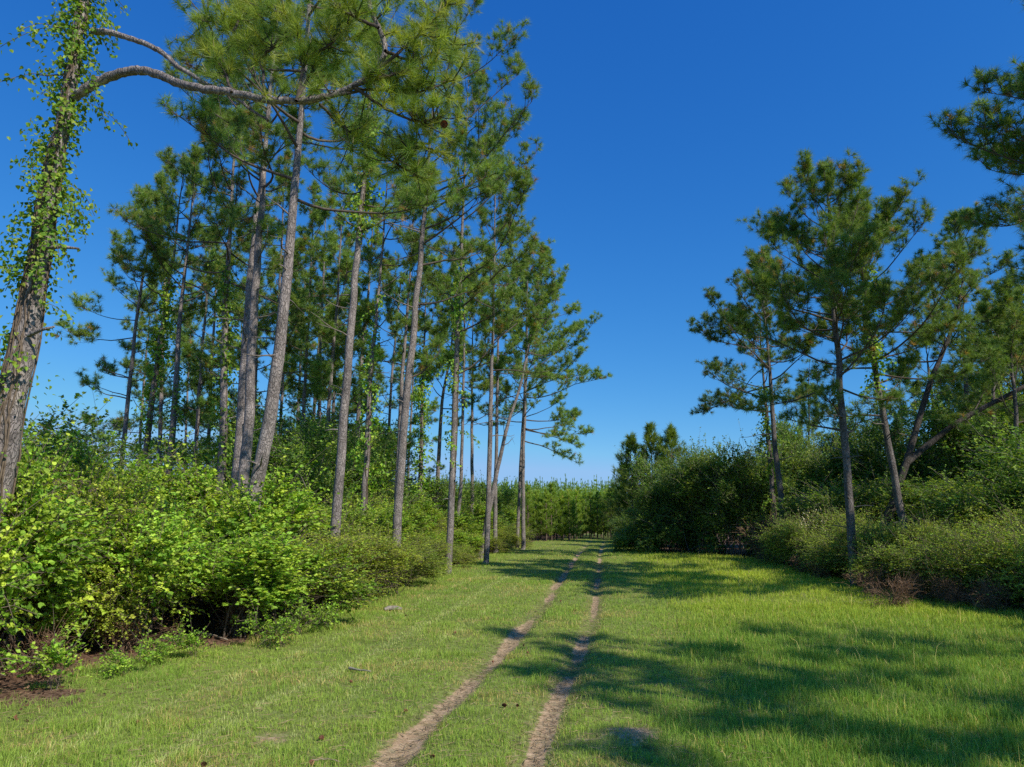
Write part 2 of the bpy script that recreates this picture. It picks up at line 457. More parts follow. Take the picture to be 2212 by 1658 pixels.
def build_grass():
    p = grass_points(0); x, y = p[:, 0], p[:, 1]
    u = x - cx(y)
    sm = sandmask(x, y); lm = littermask(x, y); rt = rutmask(x, y)
    smn = sm * np.clip(.1 + 1.9 * fbm(x * 4.5 + 3, y * 3.0 + 1, 3), 0, 1.4)
    keep = rng.random(len(x)) > np.clip(np.minimum(smn * 1.9, .96) + lm * 1.25 + rt * .3, 0, 1)
    keep &= (x > edge_l(y) - .6) & (x < edge_r(y) + .8)
    x, y, u, sm, lm, rt = x[keep], y[keep], u[keep], sm[keep], lm[keep], rt[keep]
    n = len(x)
    sandy = sm > .25
    big = fbm(x * .5, y * .5, 3); med = fbm(x * 2.3 + 8, y * 2.3, 2); fin = fbm(x * 6 + 1, y * 6, 2)
    tall = sstep(1.9, 3.6, u + (big - .5) * 1.6)
    scale = np.clip(y / 9, 1, 5)
    w = .0052 * scale ** .85 * rng.uniform(.7, 1.4, n)
    h_s = (.028 + .045 * fin + .05 * sstep(.5, .75, med)) * rng.uniform(.6, 1.4, n)
    h_s *= 1 - .45 * rt
    h_s[sandy] *= .6
    h_s *= 1 + .5 * np.exp(-((x - edge_l(y)) / .7) ** 2)
    h_t = (.065 + .085 * fin + .055 * sstep(.45, .7, med)) * rng.uniform(.5, 1.35, n)
    ta = rng.random(n) < tall
    cA = np.array([.144, .238, .048]); cB = np.array([.102, .205, .036]); cC = np.array([.25, .245, .11]); cD = np.array([.172, .262, .034])
    t = np.clip((big - .25) * 1.6 + rng.normal(0, .15, n), 0, 1)[:, None]
    col = cA * (1 - t) + cB * t
    dry = (rng.random(n) < (.05 + .42 * sstep(.5, .74, fbm(x * 1.1 + 40, y * 1.1, 3)) + .18 * rt + .4 * sandy)) & (~ta)
    col[dry] = cC * rng.uniform(.7, 1.2, (dry.sum(), 1))
    for uu, ww, kk in ((-2.75, .14, .55), (-3.9, .10, .4), (-1.9, .10, .3)):
        k = (rng.random(n) < kk * np.exp(-((u - uu) / ww) ** 2)) & (~ta)
        col[k] = np.array([.24, .32, .14])
    dus = (rt > .35) & (rng.random(n) < .5) & ~dry; col[dus] = np.array([.150, .185, .085])
    yel = (sstep(12, 18, y) * ta * (.55 + .5 * big))[:, None]
    col = np.where(ta[:, None], (cB * .9) * (1 - yel) + cD * yel, col)
    dt = ta & (rng.random(n) < .08); col[dt] = np.array([.26, .27, .10])
    col = col * rng.uniform(.72, 1.28, (n, 1))
    g = Geo(); k = ~ta
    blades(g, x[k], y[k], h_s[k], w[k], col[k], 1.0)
    o = link('short_grass', g.mesh('short_grass', [M_GRASS])); o['kind'] = 'stuff'
    o['label'] = 'short mown green grass either side of the sandy wheel tracks'; o['category'] = 'grass'
    g = Geo(); k = ta
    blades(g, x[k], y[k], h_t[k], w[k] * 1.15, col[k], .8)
    # seed stalks
    ns = 700
    yy = rng.uniform(5, 40, ns); xx = rng.uniform(-1, 1, ns) * 0.8 * yy; k = (xx - cx(yy) > 2.6) & (xx < edge_r(yy) - .1)
    xx, yy = xx[k], yy[k]
    blades(g, xx, yy, rng.uniform(.28, .5, len(xx)), .0045 * np.clip(yy / 8, 1, 4), np.tile([.33, .33, .14], (len(xx), 1)) * rng.uniform(.7, 1.2, (len(xx), 1)), .7)
    o = link('tall_grass', g.mesh('tall_grass', [M_GRASS])); o['kind'] = 'stuff'
    o['label'] = 'taller yellow green meadow grass on the right of the track'; o['category'] = 'grass'
    print('grass blades', n)


build_grass()


# ------------------------------------------------------------------ conifer foliage
def tufts(g, C, A, n, L, w, col, mat=0, spread=(.25, 1.5), bend=True, jit=.18):
    """brushes of needles: centres C (m,3), shoot directions A (m,3), tuft colours col (m,3)"""
    m = len(C)
    if not m: return
    A = unit(A); a, b = frame(A)
    ph = rng.uniform(0, 2 * pi, (m, n)); fi = rng.uniform(spread[0], spread[1], (m, n))
    d = A[:, None] * np.cos(fi)[..., None] + (a[:, None] * np.cos(ph)[..., None] + b[:, None] * np.sin(ph)[..., None]) * np.sin(fi)[..., None]
    ll = L * rng.uniform(.7, 1.12, (m, n))[..., None]
    st = C[:, None] - A[:, None] * (rng.random((m, n)) * L * .55)[..., None]
    sd = unit(np.cross(d, rng.normal(size=(m, n, 3)))) * w / 2
    tip = st + d * ll
    tip[..., 2] -= .10 * ll[..., 0] * (bend * 1.0)
    c = np.repeat(col, n, 0) * rng.uniform(1 - jit, 1 + jit, (m * n, 1))
    g.tris(np.stack([st - sd, st + sd, tip], 2).reshape(-1, 3, 3), c, mat)


def spline(pts, n):
    """smooth curve through points (Catmull-Rom)"""
    pts = np.asarray(pts, float)
    if len(pts) == 2:
        t = np.linspace(0, 1, n)[:, None]; return pts[0] * (1 - t) + pts[1] * t
    e = np.vstack([2 * pts[0] - pts[1], pts, 2 * pts[-1] - pts[-2]])
    out = []; segs = len(pts) - 1
    for t in np.linspace(0, segs, n):
        i = min(int(t), segs - 1); f = t - i; p0, p1, p2, p3 = e[i:i + 4]
        out.append(.5 * (2 * p1 + (p2 - p0) * f + (2 * p0 - 5 * p1 + 4 * p2 - p3) * f * f + (3 * p1 - p0 - 3 * p2 + p3) * f ** 3))
    return np.array(out)


def at_z(path, z):
    i = np.clip(np.searchsorted(path[:, 2], z) - 1, 0, len(path) - 2)
    f = np.clip((z - path[i, 2]) / max(path[i + 1, 2] - path[i, 2], 1e-6), 0, 1)
    return path[i] * (1 - f) + path[i + 1] * f


NEEDLE_COLS = np.array([[.084, .138, .028], [.106, .158, .030], [.064, .116, .030], [.130, .170, .034], [.088, .134, .038]])


def grow_branch(g, start, az, el, ln, r, tc, rise=.5, sides=5, dens=1.0):
    """one bough with side shoots; appends tuft (centre, direction) to tc"""
    n = 7; pts = [np.array(start, float)]; a = az; e = el
    for i in range(n - 1):
        a += rng.normal(0, .16); e += rng.normal(0, .10) + rise / n
        st = ln / (n - 1)
        pts.append(pts[-1] + st * np.array([cos(a) * cos(e), sin(a) * cos(e), sin(e)]))
    pts = np.array(pts)
    cv = spline(pts, 10)
    g.tube(cv, np.linspace(r, r * .22, 10), sides, BR_BARK, 1)
    nsub = max(3, int((3 + ln * 3.1) * dens))
    P0 = []; P1 = []; R0 = []
    for k in range(nsub):
        s = 1 - .66 * rng.random() ** 1.35 if k else 1.0
        j = min(int(s * 9), 8); f = s * 9 - j
        p = cv[j] * (1 - f) + cv[j + 1] * f; dr = unit(cv[j + 1] - cv[j])
        sa = math.atan2(dr[1], dr[0]) + (0 if k == 0 else rng.choice([-1, 1]) * rng.uniform(.4, 1.3))
        se = math.asin(max(-1, min(1, dr[2]))) + rng.uniform(-.15, .7)
        sl = (.30 * ln * (1.15 - s) + rng.uniform(.25, .6))
        q1 = p + sl * .55 * np.array([cos(sa) * cos(se), sin(sa) * cos(se), sin(se)])
        se += .35; sa += rng.normal(0, .25)
        q2 = q1 + sl * .5 * np.array([cos(sa) * cos(se), sin(sa) * cos(se), sin(se)])
        P0 += [p, q1]; P1 += [q1, q2]; R0 += [r * .3, r * .2]
        tc.append((q2, unit(q2 - q1) + np.array([0, 0, .35])))
        nt = int(2 + sl * 4.6)
        for _ in range(nt):
            t = rng.uniform(.2, 1); b0 = p * (1 - t) + q1 * t if rng.random() < .45 else q1 * (1 - t) + q2 * t
            off = unit(rng.normal(size=3) * np.array([1, 1, .7]) + unit(q2 - p) * .7 + np.array([0, 0, .45])) * rng.uniform(.10, .30)
            tc.append((b0 + off, off / np.linalg.norm(off) + np.array([0, 0, .35])))
            P0.append(b0); P1.append(b0 + off); R0.append(r * .14 + .004)
    R0 = np.maximum(np.array(R0), .005)
    g.sticks(P0, P1, R0, R0 * .55, np.array(BR_BARK) * 1.15, 1)
    return cv


def pine(label, d, pix, Ht, r0, cb, R, nb=20, bias=(0, 0), seed=1, needle=(36, .21, .012), tint=(1, 1, 1), group=None, bark=None,
         low=(), dens=1.0, top=.12, dy=0.0, stubs=4, hue=None, world=None, rise=.55, name='pine_tree', flat=.6):
    """d: distance, pix: trunk line in plan units; cb: height of the lowest boughs; R: reach of the boughs"""
    global rng
    keep = rng; rng = np.random.default_rng(seed)
    if world is None:
        pp = [P(px, py, d) for px, py in pix]
        a, b = pp[0], pp[1]
        base = a - (b - a) * (a[2] / (b[2] - a[2]))
        hi, lo = pp[-1], pp[-2]
        sl = (hi - lo) / (hi[2] - lo[2])
        pp = [base] + pp + ([hi + np.array([sl[0] * .6, 0, 1]) * (Ht - hi[2])] if Ht > hi[2] + .3 else [])
    else:
        pp = [np.array(q, float) for q in world]; base = pp[0]
    base = base.copy(); base[2] = float(gz(base[0], base[1])) - .05; pp[0] = base
    path = spline(pp, 26)
    wob = np.cumsum(rng.normal(0, .018, (26, 2)), 0); wob -= np.linspace(0, 1, 26)[:, None] * wob[-1]
    path[:, :2] += wob
    path[:, 1] += dy * (np.maximum(path[:, 2], 0) / Ht) ** 1.3
    loc = path[0].copy(); path = path - loc
    t = np.linspace(0, 1, 26)
    root = thing(name, label, 'pine tree', loc, group)
    g = Geo()
    rad = r0 * ((1 - t) ** .75 * .9 + .06) * (1 + .35 * np.exp(-t * 40))
    fine = spline(path, 70); rf = np.interp(np.linspace(0, 1, 70), t, rad)
    g.tube(fine, rf, 16, (1, 1, 1), 0, rough=.07)
    bark = bark or M_BARK
    link('trunk', g.mesh('trunk', [bark]), root)
    for _ in range(stubs if d < 30 else 0):
        g = Geo(); z = rng.uniform(.25, 1) * cb; p = at_z(path, z); az = rng.uniform(0, 2 * pi); L_ = rng.uniform(.15, .6) + r0
        q = p + np.array([cos(az), sin(az), rng.uniform(-.1, .4)]) * L_
        g.tube([p, p * .45 + q * .55 + np.array([0, 0, .03]), q], [r0 * .13, r0 * .1, r0 * .05], 5, (1, 1, 1), 0)
        link('broken_stub', g.mesh('broken_stub', [bark]), root)
    c = Geo(); tc = []
    nb = int(nb * 1.08)
    for k in range(nb):
        f = (k + .5 + rng.uniform(-.4, .4)) / nb
        f = f ** .9
        z = cb + (Ht - cb) * min(f, .985)
        p = at_z(path, z)
        az = k * 2.4 + rng.normal(0, .5)
        shape = (1 - f) ** flat * (.55 + .45 * min(1, f * 5 + .35)) + top
        bl = R * 1.1 * shape * rng.uniform(.6, 1.2)
        bl *= max(.35, 1 + bias[0] * cos(az) + bias[1] * sin(az))
        el = -.02 + .75 * f ** 1.2 + rng.normal(0, .26)
        grow_branch(c, p, az, el, bl, max(.018, r0 * .24 * (1 - .5 * f)), tc, rise=rise, dens=dens)
    for (z, az, el, bl) in low:
        grow_branch(c, at_z(path, z), az, el, bl, r0 * .26, tc, rise=.2, dens=dens)
    # leader
    tp = path[-1]
    for _ in range(6):
        o = rng.normal(0, .14, 3) * np.array([1, 1, .6]); tc.append((tp + o + np.array([0, 0, .1]), o + np.array([0, 0, .5])))
    C = np.array([q[0] for q in tc]); A = np.array([q[1] for q in tc])
    base_c = NEEDLE_COLS[rng.integers(0, len(NEEDLE_COLS), len(C))] * np.array(tint)
    bn = rng.random(len(C)) < .035; base_c[bn] = np.array([.17, .11, .045])
    # dead bare boughs below the living crown
    for _ in range(5 if d < 40 else 0):
        p = at_z(path, cb * rng.uniform(.6, 1.02)); az = rng.uniform(0, 2 * pi); bl = rng.uniform(.6, 2.0); e = rng.uniform(-.1, .4)
        q = [p]; 
        for s_ in range(5):
            az += rng.normal(0, .22); e += rng.normal(.03, .15)
            q.append(q[-1] + bl / 5 * np.array([cos(az) * cos(e), sin(az) * cos(e), sin(e)]))
        c.tube(q, np.linspace(.028, .008, 6), 5, (.20, .17, .145), 1)
        for s_ in range(3):
            i_ = rng.integers(2, 5); dv = unit(rng.normal(size=3)) * rng.uniform(.2, .6); c.sticks([q[i_]], [q[i_] + dv], .008, .004, (.2, .17, .145), 1)
    cl = .8 + .4 * rng.random((len(C), 1))
    nn, L_, w_ = needle
    tufts(c, C, A, nn, L_, w_, base_c * cl, 0)
    # new shoots standing on some tufts
    k = rng.random(len(C)) < .10
    if d < 35 and k.any():
        q = C[k]; c.sticks(q, q + np.array([0, 0, 1]) * rng.uniform(.07, .16, (k.sum(), 1)), .013, .008, np.tile([.30, .25, .13], (k.sum(), 1)), 1)
    link('crown', c.mesh('crown', [M_NEEDLE, M_TWIG]), root)
    root['_n'] = len(C)
    del root['_n']
    rng = keep
    return root, path + loc, rad


N1 = (46, .24, .011); N2 = (38, .25, .0145); N3 = (27, .28, .021)
trees = {}
exec_order = []


def T(key, *a, **k):
    trees[key] = pine(*a, **k)


PI = pi
# ---- left row, near to far
T('a', 'tall straight grey pine rising from thicket, second thickest trunk on the left', 15.5,
  [(545, 1140), (600, 760), (628, 480), (650, 215)], 21, .20, 9.6, 3.4, nb=24, bias=(.15, -.1), seed=21, needle=N1, stubs=5)
T('b', 'grey-trunked pine, right one of a close pair crossing behind the thickest straight trunk', 21,
  [(532, 1000), (548, 750), (566, 480), (582, 290)], 21.5, .20, 12.5, 3.2, nb=22, bias=(-.2, 0), seed=22, needle=N1)
T('c', 'slightly thinner pine, left one of a close pair behind the thickest straight trunk', 22.5,
  [(512, 1000), (535, 700), (555, 480), (572, 330)], 20.5, .19, 12.0, 3.2, nb=20, bias=(-.3, 0), seed=23, needle=N2)
T('d', 'dark pine with creeper up its trunk left of the close pair', 27,
  [(478, 990), (486, 700), (497, 470)], 20.5, .20, 11.5, 3.4, nb=22, bias=(-.1, 0), seed=24, needle=N2)
T('e', 'slender pine between the creeper-covered pine and the dark one, bare lower trunk', 30,
  [(366, 990), (385, 760), (405, 560)], 18.5, .17, 11.5, 3.0, nb=20, seed=25, needle=N2)
T('f', 'pine trunk wholly wrapped in green creeper near the left end of the wood', 31,
  [(312, 990), (345, 760), (372, 570)], 18.8, .17, 11.5, 2.9, nb=20, seed=26, needle=N2)
T('g', 'thin reddish pine at the far left end of the wood against the sky', 31,
  [(264, 1000), (290, 760), (318, 560)], 17.6, .13, 9.5, 2.6, nb=22, seed=27, needle=N2, bias=(-.15, 0),
  low=((5.8, PI, .1, 2.4), (8.6, PI * .95, .1, 2.0), (7.6, PI * 1.1, 0, 1.7)))
T('h', 'tall pine with scaly grey trunk second along the track edge, creeper high under its crown', 20,
  [(725, 1140), (750, 750), (768, 520), (785, 330)], 21.5, .175, 11.5, 3.2, nb=22, bias=(.1, 0), seed=28, needle=N1,
  low=((11.0, .15, .35, 2.6),))
T('i', 'tall pine third along the track edge with arched limbs reaching right over the grass', 23.5,
  [(857, 1160), (885, 800), (905, 560), (922, 400)], 22.0, .185, 12.8, 3.4, nb=24, bias=(.25, 0), seed=29, needle=N1,
  low=((12.6, .2, .45, 2.6), (11.2, 0, .3, 2.8), (9.7, -.1, .2, 2.4), (12.0, -.3, .5, 3.0), (7.0, .2, .35, 1.5)))
T('j', 'pine fourth along the track edge, trunk meeting the grass, limb forking right halfway up', 27.5,
  [(968, 1230), (983, 850), (996, 600)], 21.5, .185, 10.5, 3.3, nb=24, bias=(.3, -.1), seed=30, needle=N2,
  low=((8.0, .1, .35, 3.0), (9.8, -.2, .2, 2.6)))
T('k', 'pine fifth along the track edge beside the slanting trunk', 34,
  [(1048, 1205), (1058, 900), (1064, 700)], 20.5, .18, 9.0, 3.3, nb=24, bias=(.3, 0), seed=31, needle=N2)
T('l', 'slanting pine trunk leaning right across its upright neighbours', 38,
  [(1062, 1080), (1095, 930), (1138, 770)], 17, .16, 10, 2.8, nb=18, bias=(.3, 0), seed=32, needle=N3)
T('m', 'last pine of the left row, drooping bough low on its right side', 48,
  [(1130, 1175), (1131, 980), (1137, 780)], 21.5, .19, 8.0, 3.9, nb=28, bias=(.35, 0), seed=33, needle=N3,
  low=((8.3, 0, -.25, 4.6), (7.5, .3, -.35, 3.6), (8.4, -.4, -.3, 3.8), (10.6, 0, .1, 5.6), (9.0, .2, -.1, 4.6)))
T('n', 'pine close behind the last one of the left row, twin trunk line', 50,
  [(1116, 1175), (1124, 980), (1133, 800)], 20, .17, 9, 3.2, nb=20, bias=(.2, 0), seed=34, needle=N3)
T('o', 'slim pine with a pale broken patch of bark behind the second track-edge pine', 27,
  [(790, 1000), (800, 800), (817, 630)], 18, .14, 12.5, 2.4, nb=16, seed=35, needle=N2)
T('p', 'thin creeper-hung pine seen in the gap right of the third track-edge trunk', 40,
  [(908, 1040), (912, 880), (917, 740)], 17.5, .15, 11, 2.6, nb=18, seed=36, needle=N3)
T('q', 'dark thin pine just left of the fourth track-edge trunk', 44,
  [(946, 1050), (955, 880), (975, 760)], 17.5, .17, 9, 2.8, nb=20, seed=37, needle=N3)
T('r', 'dark thin pine between the fourth and fifth track-edge trunks', 46,
  [(1020, 1045), (1022, 900), (1022, 800)], 18, .15, 8, 3.0, nb=20, seed=38, needle=N3)
T('s', 'slender pine hugging the right side of the fourth track-edge trunk', 40,
  [(992, 1100), (1000, 900), (1002, 700)], 19, .14, 10, 2.8, nb=18, seed=39, needle=N3)
T('t', 'pine standing behind the fifth track-edge trunk, upper boughs over the track', 43,
  [(1072, 1100), (1074, 900), (1078, 720)], 21, .16, 9, 3.3, nb=22, bias=(.3, 0), seed=40, needle=N3)
# deeper in the wood: nothing tells these apart
k = 0
for px, d, ht in [(345, 40, 18), (420, 38, 19), (450, 44, 20), (545, 40, 20), (600, 46, 21), (650, 36, 20), (672, 50, 21), (700, 34, 20), (715, 44, 21),
                  (748, 52, 22), (835, 50, 20), (885, 60, 20), (590, 32, 20), (690, 40, 21), (640, 56, 22), (510, 54, 21), (770, 38, 20), (400, 52, 19), (300, 46, 18), (860, 34, 19)]:
    k += 1
    lx = rng.uniform(4, 16) * (1 if px < 900 else .3)
    T('w%d' % k, 'slim dark pine deep among the other trunks of the wood', d, [(px, 1010), (px + lx, 800), (px + 2 * lx, 620)], ht, .13 + .05 * rng.random(),
      ht * rng.uniform(.26, .5), 2.9, nb=24, seed=100 + k, needle=N3, group='pines deep in the left wood')

# ---- right side
T('R1', 'pine with pale twin trunk and long bough, left end of the right-hand group', 34,
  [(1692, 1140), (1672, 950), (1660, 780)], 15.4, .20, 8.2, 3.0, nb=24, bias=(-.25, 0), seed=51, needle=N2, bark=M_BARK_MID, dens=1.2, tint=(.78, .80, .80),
  low=((8.0, PI, .15, 3.6), (7.4, PI * .9, .0, 2.6)))
T('R1b', 'thinner pine trunk hugging the pale one at the left end of the right-hand group', 36,
  [(1676, 1130), (1660, 950), (1652, 830)], 13.5, .16, 8.5, 2.5, nb=16, seed=52, needle=N2, bark=M_BARK_MID, tint=(.78, .80, .80))
T('R2', 'straight pine rooted at the grass edge, tallest crown of the right-hand group', 22.3,
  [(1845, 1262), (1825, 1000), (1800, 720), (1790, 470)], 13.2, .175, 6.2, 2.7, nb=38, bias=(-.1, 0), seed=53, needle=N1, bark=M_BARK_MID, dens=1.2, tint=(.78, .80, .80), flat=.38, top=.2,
  low=((5.0, PI * .8, .1, 1.5), (5.4, PI * 1.2, .15, 1.6), (4.9, .3, .2, 1.2), (8.7, PI, .25, 3.0)))
T('R3', 'curved pine leaning left with creeper on its upper trunk, right of the straight one', 24.5,
  [(1962, 1180), (1915, 940), (1880, 720), (1862, 500)], 13.0, .18, 7.2, 2.9, nb=32, bias=(.15, 0), seed=54, needle=N1, bark=M_BARK_MID, dens=1.2, tint=(.78, .80, .80), flat=.34,
  low=((5.8, PI, .05, 2.2), (7.0, .2, .3, 2.0)))
T('R5', 'slender pine with an open round crown near the right edge of the picture', 31,
  [(2100, 1140), (2096, 900), (2074, 620)], 16.0, .165, 9.5, 2.6, nb=22, seed=55, needle=N2, bark=M_BARK_MID, dens=1.2, tint=(.78, .80, .80), bias=(.1, 0))
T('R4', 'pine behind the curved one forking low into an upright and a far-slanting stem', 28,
  [(1922, 1110), (1962, 1000), (2012, 830), (2062, 700)], 12.5, .20, 8.0, 2.0, nb=14, seed=56, needle=N2, bark=M_BARK_SHADE, tint=(.78, .80, .80), dens=.8)
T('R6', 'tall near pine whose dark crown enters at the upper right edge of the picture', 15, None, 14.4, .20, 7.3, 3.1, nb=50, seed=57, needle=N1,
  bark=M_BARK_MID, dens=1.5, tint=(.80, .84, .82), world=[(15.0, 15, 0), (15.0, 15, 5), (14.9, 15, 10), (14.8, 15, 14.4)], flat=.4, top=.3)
T('R7', 'pine at the far right behind the slender round-crowned one', 33, [(2240, 1120), (2225, 850), (2205, 640)], 13.5, .16, 6.5, 2.8, nb=22, seed=58, needle=N2, bark=M_BARK_MID, dens=1.2, tint=(.78, .80, .80))
T('R8', 'pine far back right between the curved trunk and the slender one', 40, [(2020, 1100), (2015, 900), (2005, 800)], 12.5, .15, 6.5, 2.6, nb=18, seed=59, needle=N3, bark=M_BARK_MID, tint=(.78, .80, .80))
for j, (px, d, ht) in enumerate(((2155, 36, 13), (2195, 41, 14.5), (2140, 46, 14), (1955, 46, 12), (2215, 37, 12.5), (1745, 50, 11.5), (2200, 27, 11), (2150, 30, 10.5))):
    T('X%d' % j, 'slim pine deep in the wood behind the right-hand pines', d, [(px, 1100), (px - 6 + 4 * (j % 3), 900), (px - 12 + 8 * (j % 3), 780)], ht, .13, ht * .42, 2.6, nb=20,
      seed=140 + j, needle=N3 if d > 32 else N2, bark=M_BARK_MID, tint=(.78, .80, .80), group='pines deep in the right-hand wood')
# the row goes on beside and behind the viewer: these throw the foreground shadows
for j, (x, y, ht, cb, R) in enumerate([(13.1, 1.4, 15, 8.0, 2.3), (14.6, -1.2, 15.2, 8.0, 2.5), (17.0, 2.0, 14, 6.5, 2.4), (11.8, -.4, 13, 8.2, 1.5), (12.6, -4.2, 13.2, 8, 1.6)]):
    T('S%d' % j, 'pine of the right-hand row standing beside the viewer', y, None, ht, .18, cb, R, nb=16, seed=80 + j, needle=N2, dens=.85,
      world=[(x, y, 0), (x + .1, y, ht * .4), (x, y + .1, ht * .8), (x, y, ht)], group='pines of the right-hand row beside the viewer')

# second stem of the forked pine
def extra_stem():
    root, path, rad = trees['R4']
    loc = np.array(root.location)
    p0 = at_z(path, P(1962, 1000, 28)[2])
    pts = [p0, P(2000, 965, 28), P(2080, 905, 27.6), P(2212, 835, 27), P(2300, 780, 26.5), P(2360, 700, 26)]
    cv = spline(pts, 24) - loc
    g = Geo(); g.tube(cv, np.linspace(.14, .04, 24), 10, (1, 1, 1), 0, rough=.06)
    link('limb', g.mesh('limb', [M_BARK_SHADE]), root)
    c = Geo(); tc = []
    for s in (.45, .6, .7, .8, .9, .97):
        i = int(s * 23)
        grow_branch(c, cv[i], rng.uniform(.3, 2.6), rng.uniform(.4, 1.2), rng.uniform(1.2, 2.2), .03, tc)
    C = np.array([q[0] for q in tc]); A = np.array([q[1] for q in tc])
    tufts(c, C, A, 30, .22, .014, NEEDLE_COLS[rng.integers(0, 5, len(C))] * .85, 0)
    link('limb_foliage', c.mesh('limb_foliage', [M_NEEDLE, M_TWIG]), root)


extra_stem()


# ------------------------------------------------------------------ the vine-clad pine in front, with its limbs over the picture
def front_pine():
    d = 9.6
    root, path, rad = pine('thick leaning pine at the left edge, trunk hung with vines, long arching limb', d,
                           [(25, 880), (70, 620), (118, 360), (172, 60)], 21, .222, 12.3, 3.0, nb=14, seed=61, needle=N2, stubs=0)
    trees['front'] = (root, path, rad)
    loc = path[0]
    g = Geo()
    def limb(pix, ds, r0, r1, sides=9):
        pts = np.array([P(px, py, dd) for (px, py), dd in zip(pix, np.interp(np.linspace(0, 1, len(pix)), np.linspace(0, 1, len(ds)), ds))])
        cv = spline(pts, 6 * len(pix)); cv[1:-1] += rng.normal(0, .006, (len(cv) - 2, 3))
        return cv - loc, np.linspace(r0, r1, len(cv))
    cA, rA = limb([(160, 210), (185, 192), (215, 175), (260, 158), (300, 152), (340, 160), (380, 178), (430, 190), (500, 200), (570, 214), (640, 218),
                   (700, 210), (760, 187), (810, 150), (832, 110), (818, 60), (800, 20), (792, -40)], [9.55, 9.2, 8.6, 8.2, 8.0], .076, .028, 10)
    g.tube(cA, rA, 10, (1, 1, 1), 0, rough=.2); link('limb', g.mesh('limb', [M_BARK]), root)
    g = Geo(); cB, rB = limb([(200, 66), (250, 74), (300, 90), (345, 110), (385, 142), (420, 165), (452, 184), (500, 205), (540, 235), (580, 262)], [9.6, 9.2, 8.9], .05, .018)
    g.tube(cB, rB, 8, (1, 1, 1), 0, rough=.2); link('limb', g.mesh('limb', [M_BARK]), root)
    # broken stubs on the trunk
    for (x0, y0, x1, y1) in ((95, 535, 170, 537), (60, 725, 117, 706)):
        g = Geo(); a = P(x0, y0, 9.5) - loc; b = P(x1, y1, 9.35) - loc
        g.tube([a, (a + b) / 2 + np.array([0, 0, .02]), b], [.032, .026, .015], 7, (1, 1, 1), 0, rough=.3); link('broken_stub', g.mesh('broken_stub', [M_BARK]), root)
    g = Geo(); tc = []
    subs = [([(690, 226), (760, 290), (850, 350), (912, 385)], [8.3, 8.6]), ([(640, 217), (655, 130), (620, 40), (600, -40)], [8.3, 8.0]),
            ([(700, 210), (800, 195), (900, 200), (985, 170)], [8.2, 8.0]), ([(570, 213), (560, 130), (505, 70), (440, 35)], [8.5, 8.8]),
            ([(800, 160), (890, 90), (955, 20), (980, -40)], [8.1, 7.8]), ([(762, 187), (840, 238), (905, 262), (958, 250)], [8.2, 8.1]),
            ([(500, 200), (478, 140), (430, 105)], [8.6, 8.9]), ([(818, 60), (740, 20), (700, -40)], [8.0, 7.6]), ([(832, 110), (900, 130), (985, 90)], [8.0, 8.2]),
            ([(655, 130), (720, 90), (740, 40)], [8.6, 7.9]), ([(560, 130), (600, 80), (570, 10)], [8.95, 8.4]), ([(640, 218), (700, 120), (780, 70)], [8.2, 8.4]),
            ([(505, 70), (520, 20), (500, -40)], [9.1, 8.9]), ([(760, 187), (850, 160), (930, 145)], [8.2, 7.8]), ([(700, 212), (740, 260), (760, 330)], [8.3, 8.1]),
            ([(850, 350), (900, 320), (960, 330)], [9.0, 8.5])]
    P0 = []; P1 = []
    for pix, ds in subs:
        cv, rr = limb(pix, [ds[0]] + [q + .45 for q in ds[1:]] + [ds[-1] + .6], .024, .010)
        g.tube(cv, rr, 6, np.array(BR_BARK) * .75, 1, rough=.15)
        ln = np.linalg.norm(np.diff(cv, axis=0), axis=1).sum()
        for q in range(int(ln * 24)):
            s = rng.uniform(.25, 1) * (len(cv) - 1); i = min(int(s), len(cv) - 2); p = cv[i] + (cv[i + 1] - cv[i]) * (s - i)
            o = unit(rng.normal(size=3) * np.array([1, 1.1, .8]) + np.array([0, 0, .55])) * rng.uniform(.1, .42)
            m = p + o * .5 + np.array([0, 0, -.03])
            P0 += [p, m]; P1 += [m, p + o]; tc.append((p + o, o / np.linalg.norm(o) + np.array([0, 0, .5])))
        tc.append((cv[-1], cv[-1] - cv[-3]))
    for q in range(26):      # short shoots on the bare part of the big limb's outer half
        i = rng.integers(int(len(cA) * .55), len(cA) - 1); o = unit(rng.normal(size=3) + np.array([0, 0, .8])) * rng.uniform(.15, .5)
        P0.append(cA[i]); P1.append(cA[i] + o); tc.append((cA[i] + o, o / np.linalg.norm(o) + np.array([0, 0, .4])))
    g.sticks(P0, P1, .011, .007, np.array(BR_BARK) * .7, 1)
    C = np.array([q[0] for q in tc]); A = np.array([q[1] for q in tc])
    cc = np.array([[.105, .145, .028], [.130, .165, .030], [.080, .125, .026], [.150, .170, .036]])[rng.integers(0, 4, len(C))] * (.8 + .4 * rng.random((len(C), 1)))
    tufts(g, C, A, 74, .24, .006, cc, 0, spread=(.15, 1.45))
    k = rng.random(len(C)) < .3
    g.sticks(C[k], C[k] + unit(A[k] + np.array([0, 0, 1.2])) * rng.uniform(.06, .15, (k.sum(), 1)), .012, .007, np.tile([.34, .30, .14], (k.sum(), 1)), 1)
    link('limb_foliage', g.mesh('limb_foliage', [M_NEEDLE, M_TWIG]), root)
    # cone hanging in the foliage
    g = cone_geo(); o = link('pine_cone', g.mesh('pine_cone', [M_DRY]), root)
    q = P(962, 264, 8.1) - loc; o.location = q; o.scale = (1.25,) * 3; o.rotation_euler = (2.6, .3, 0)


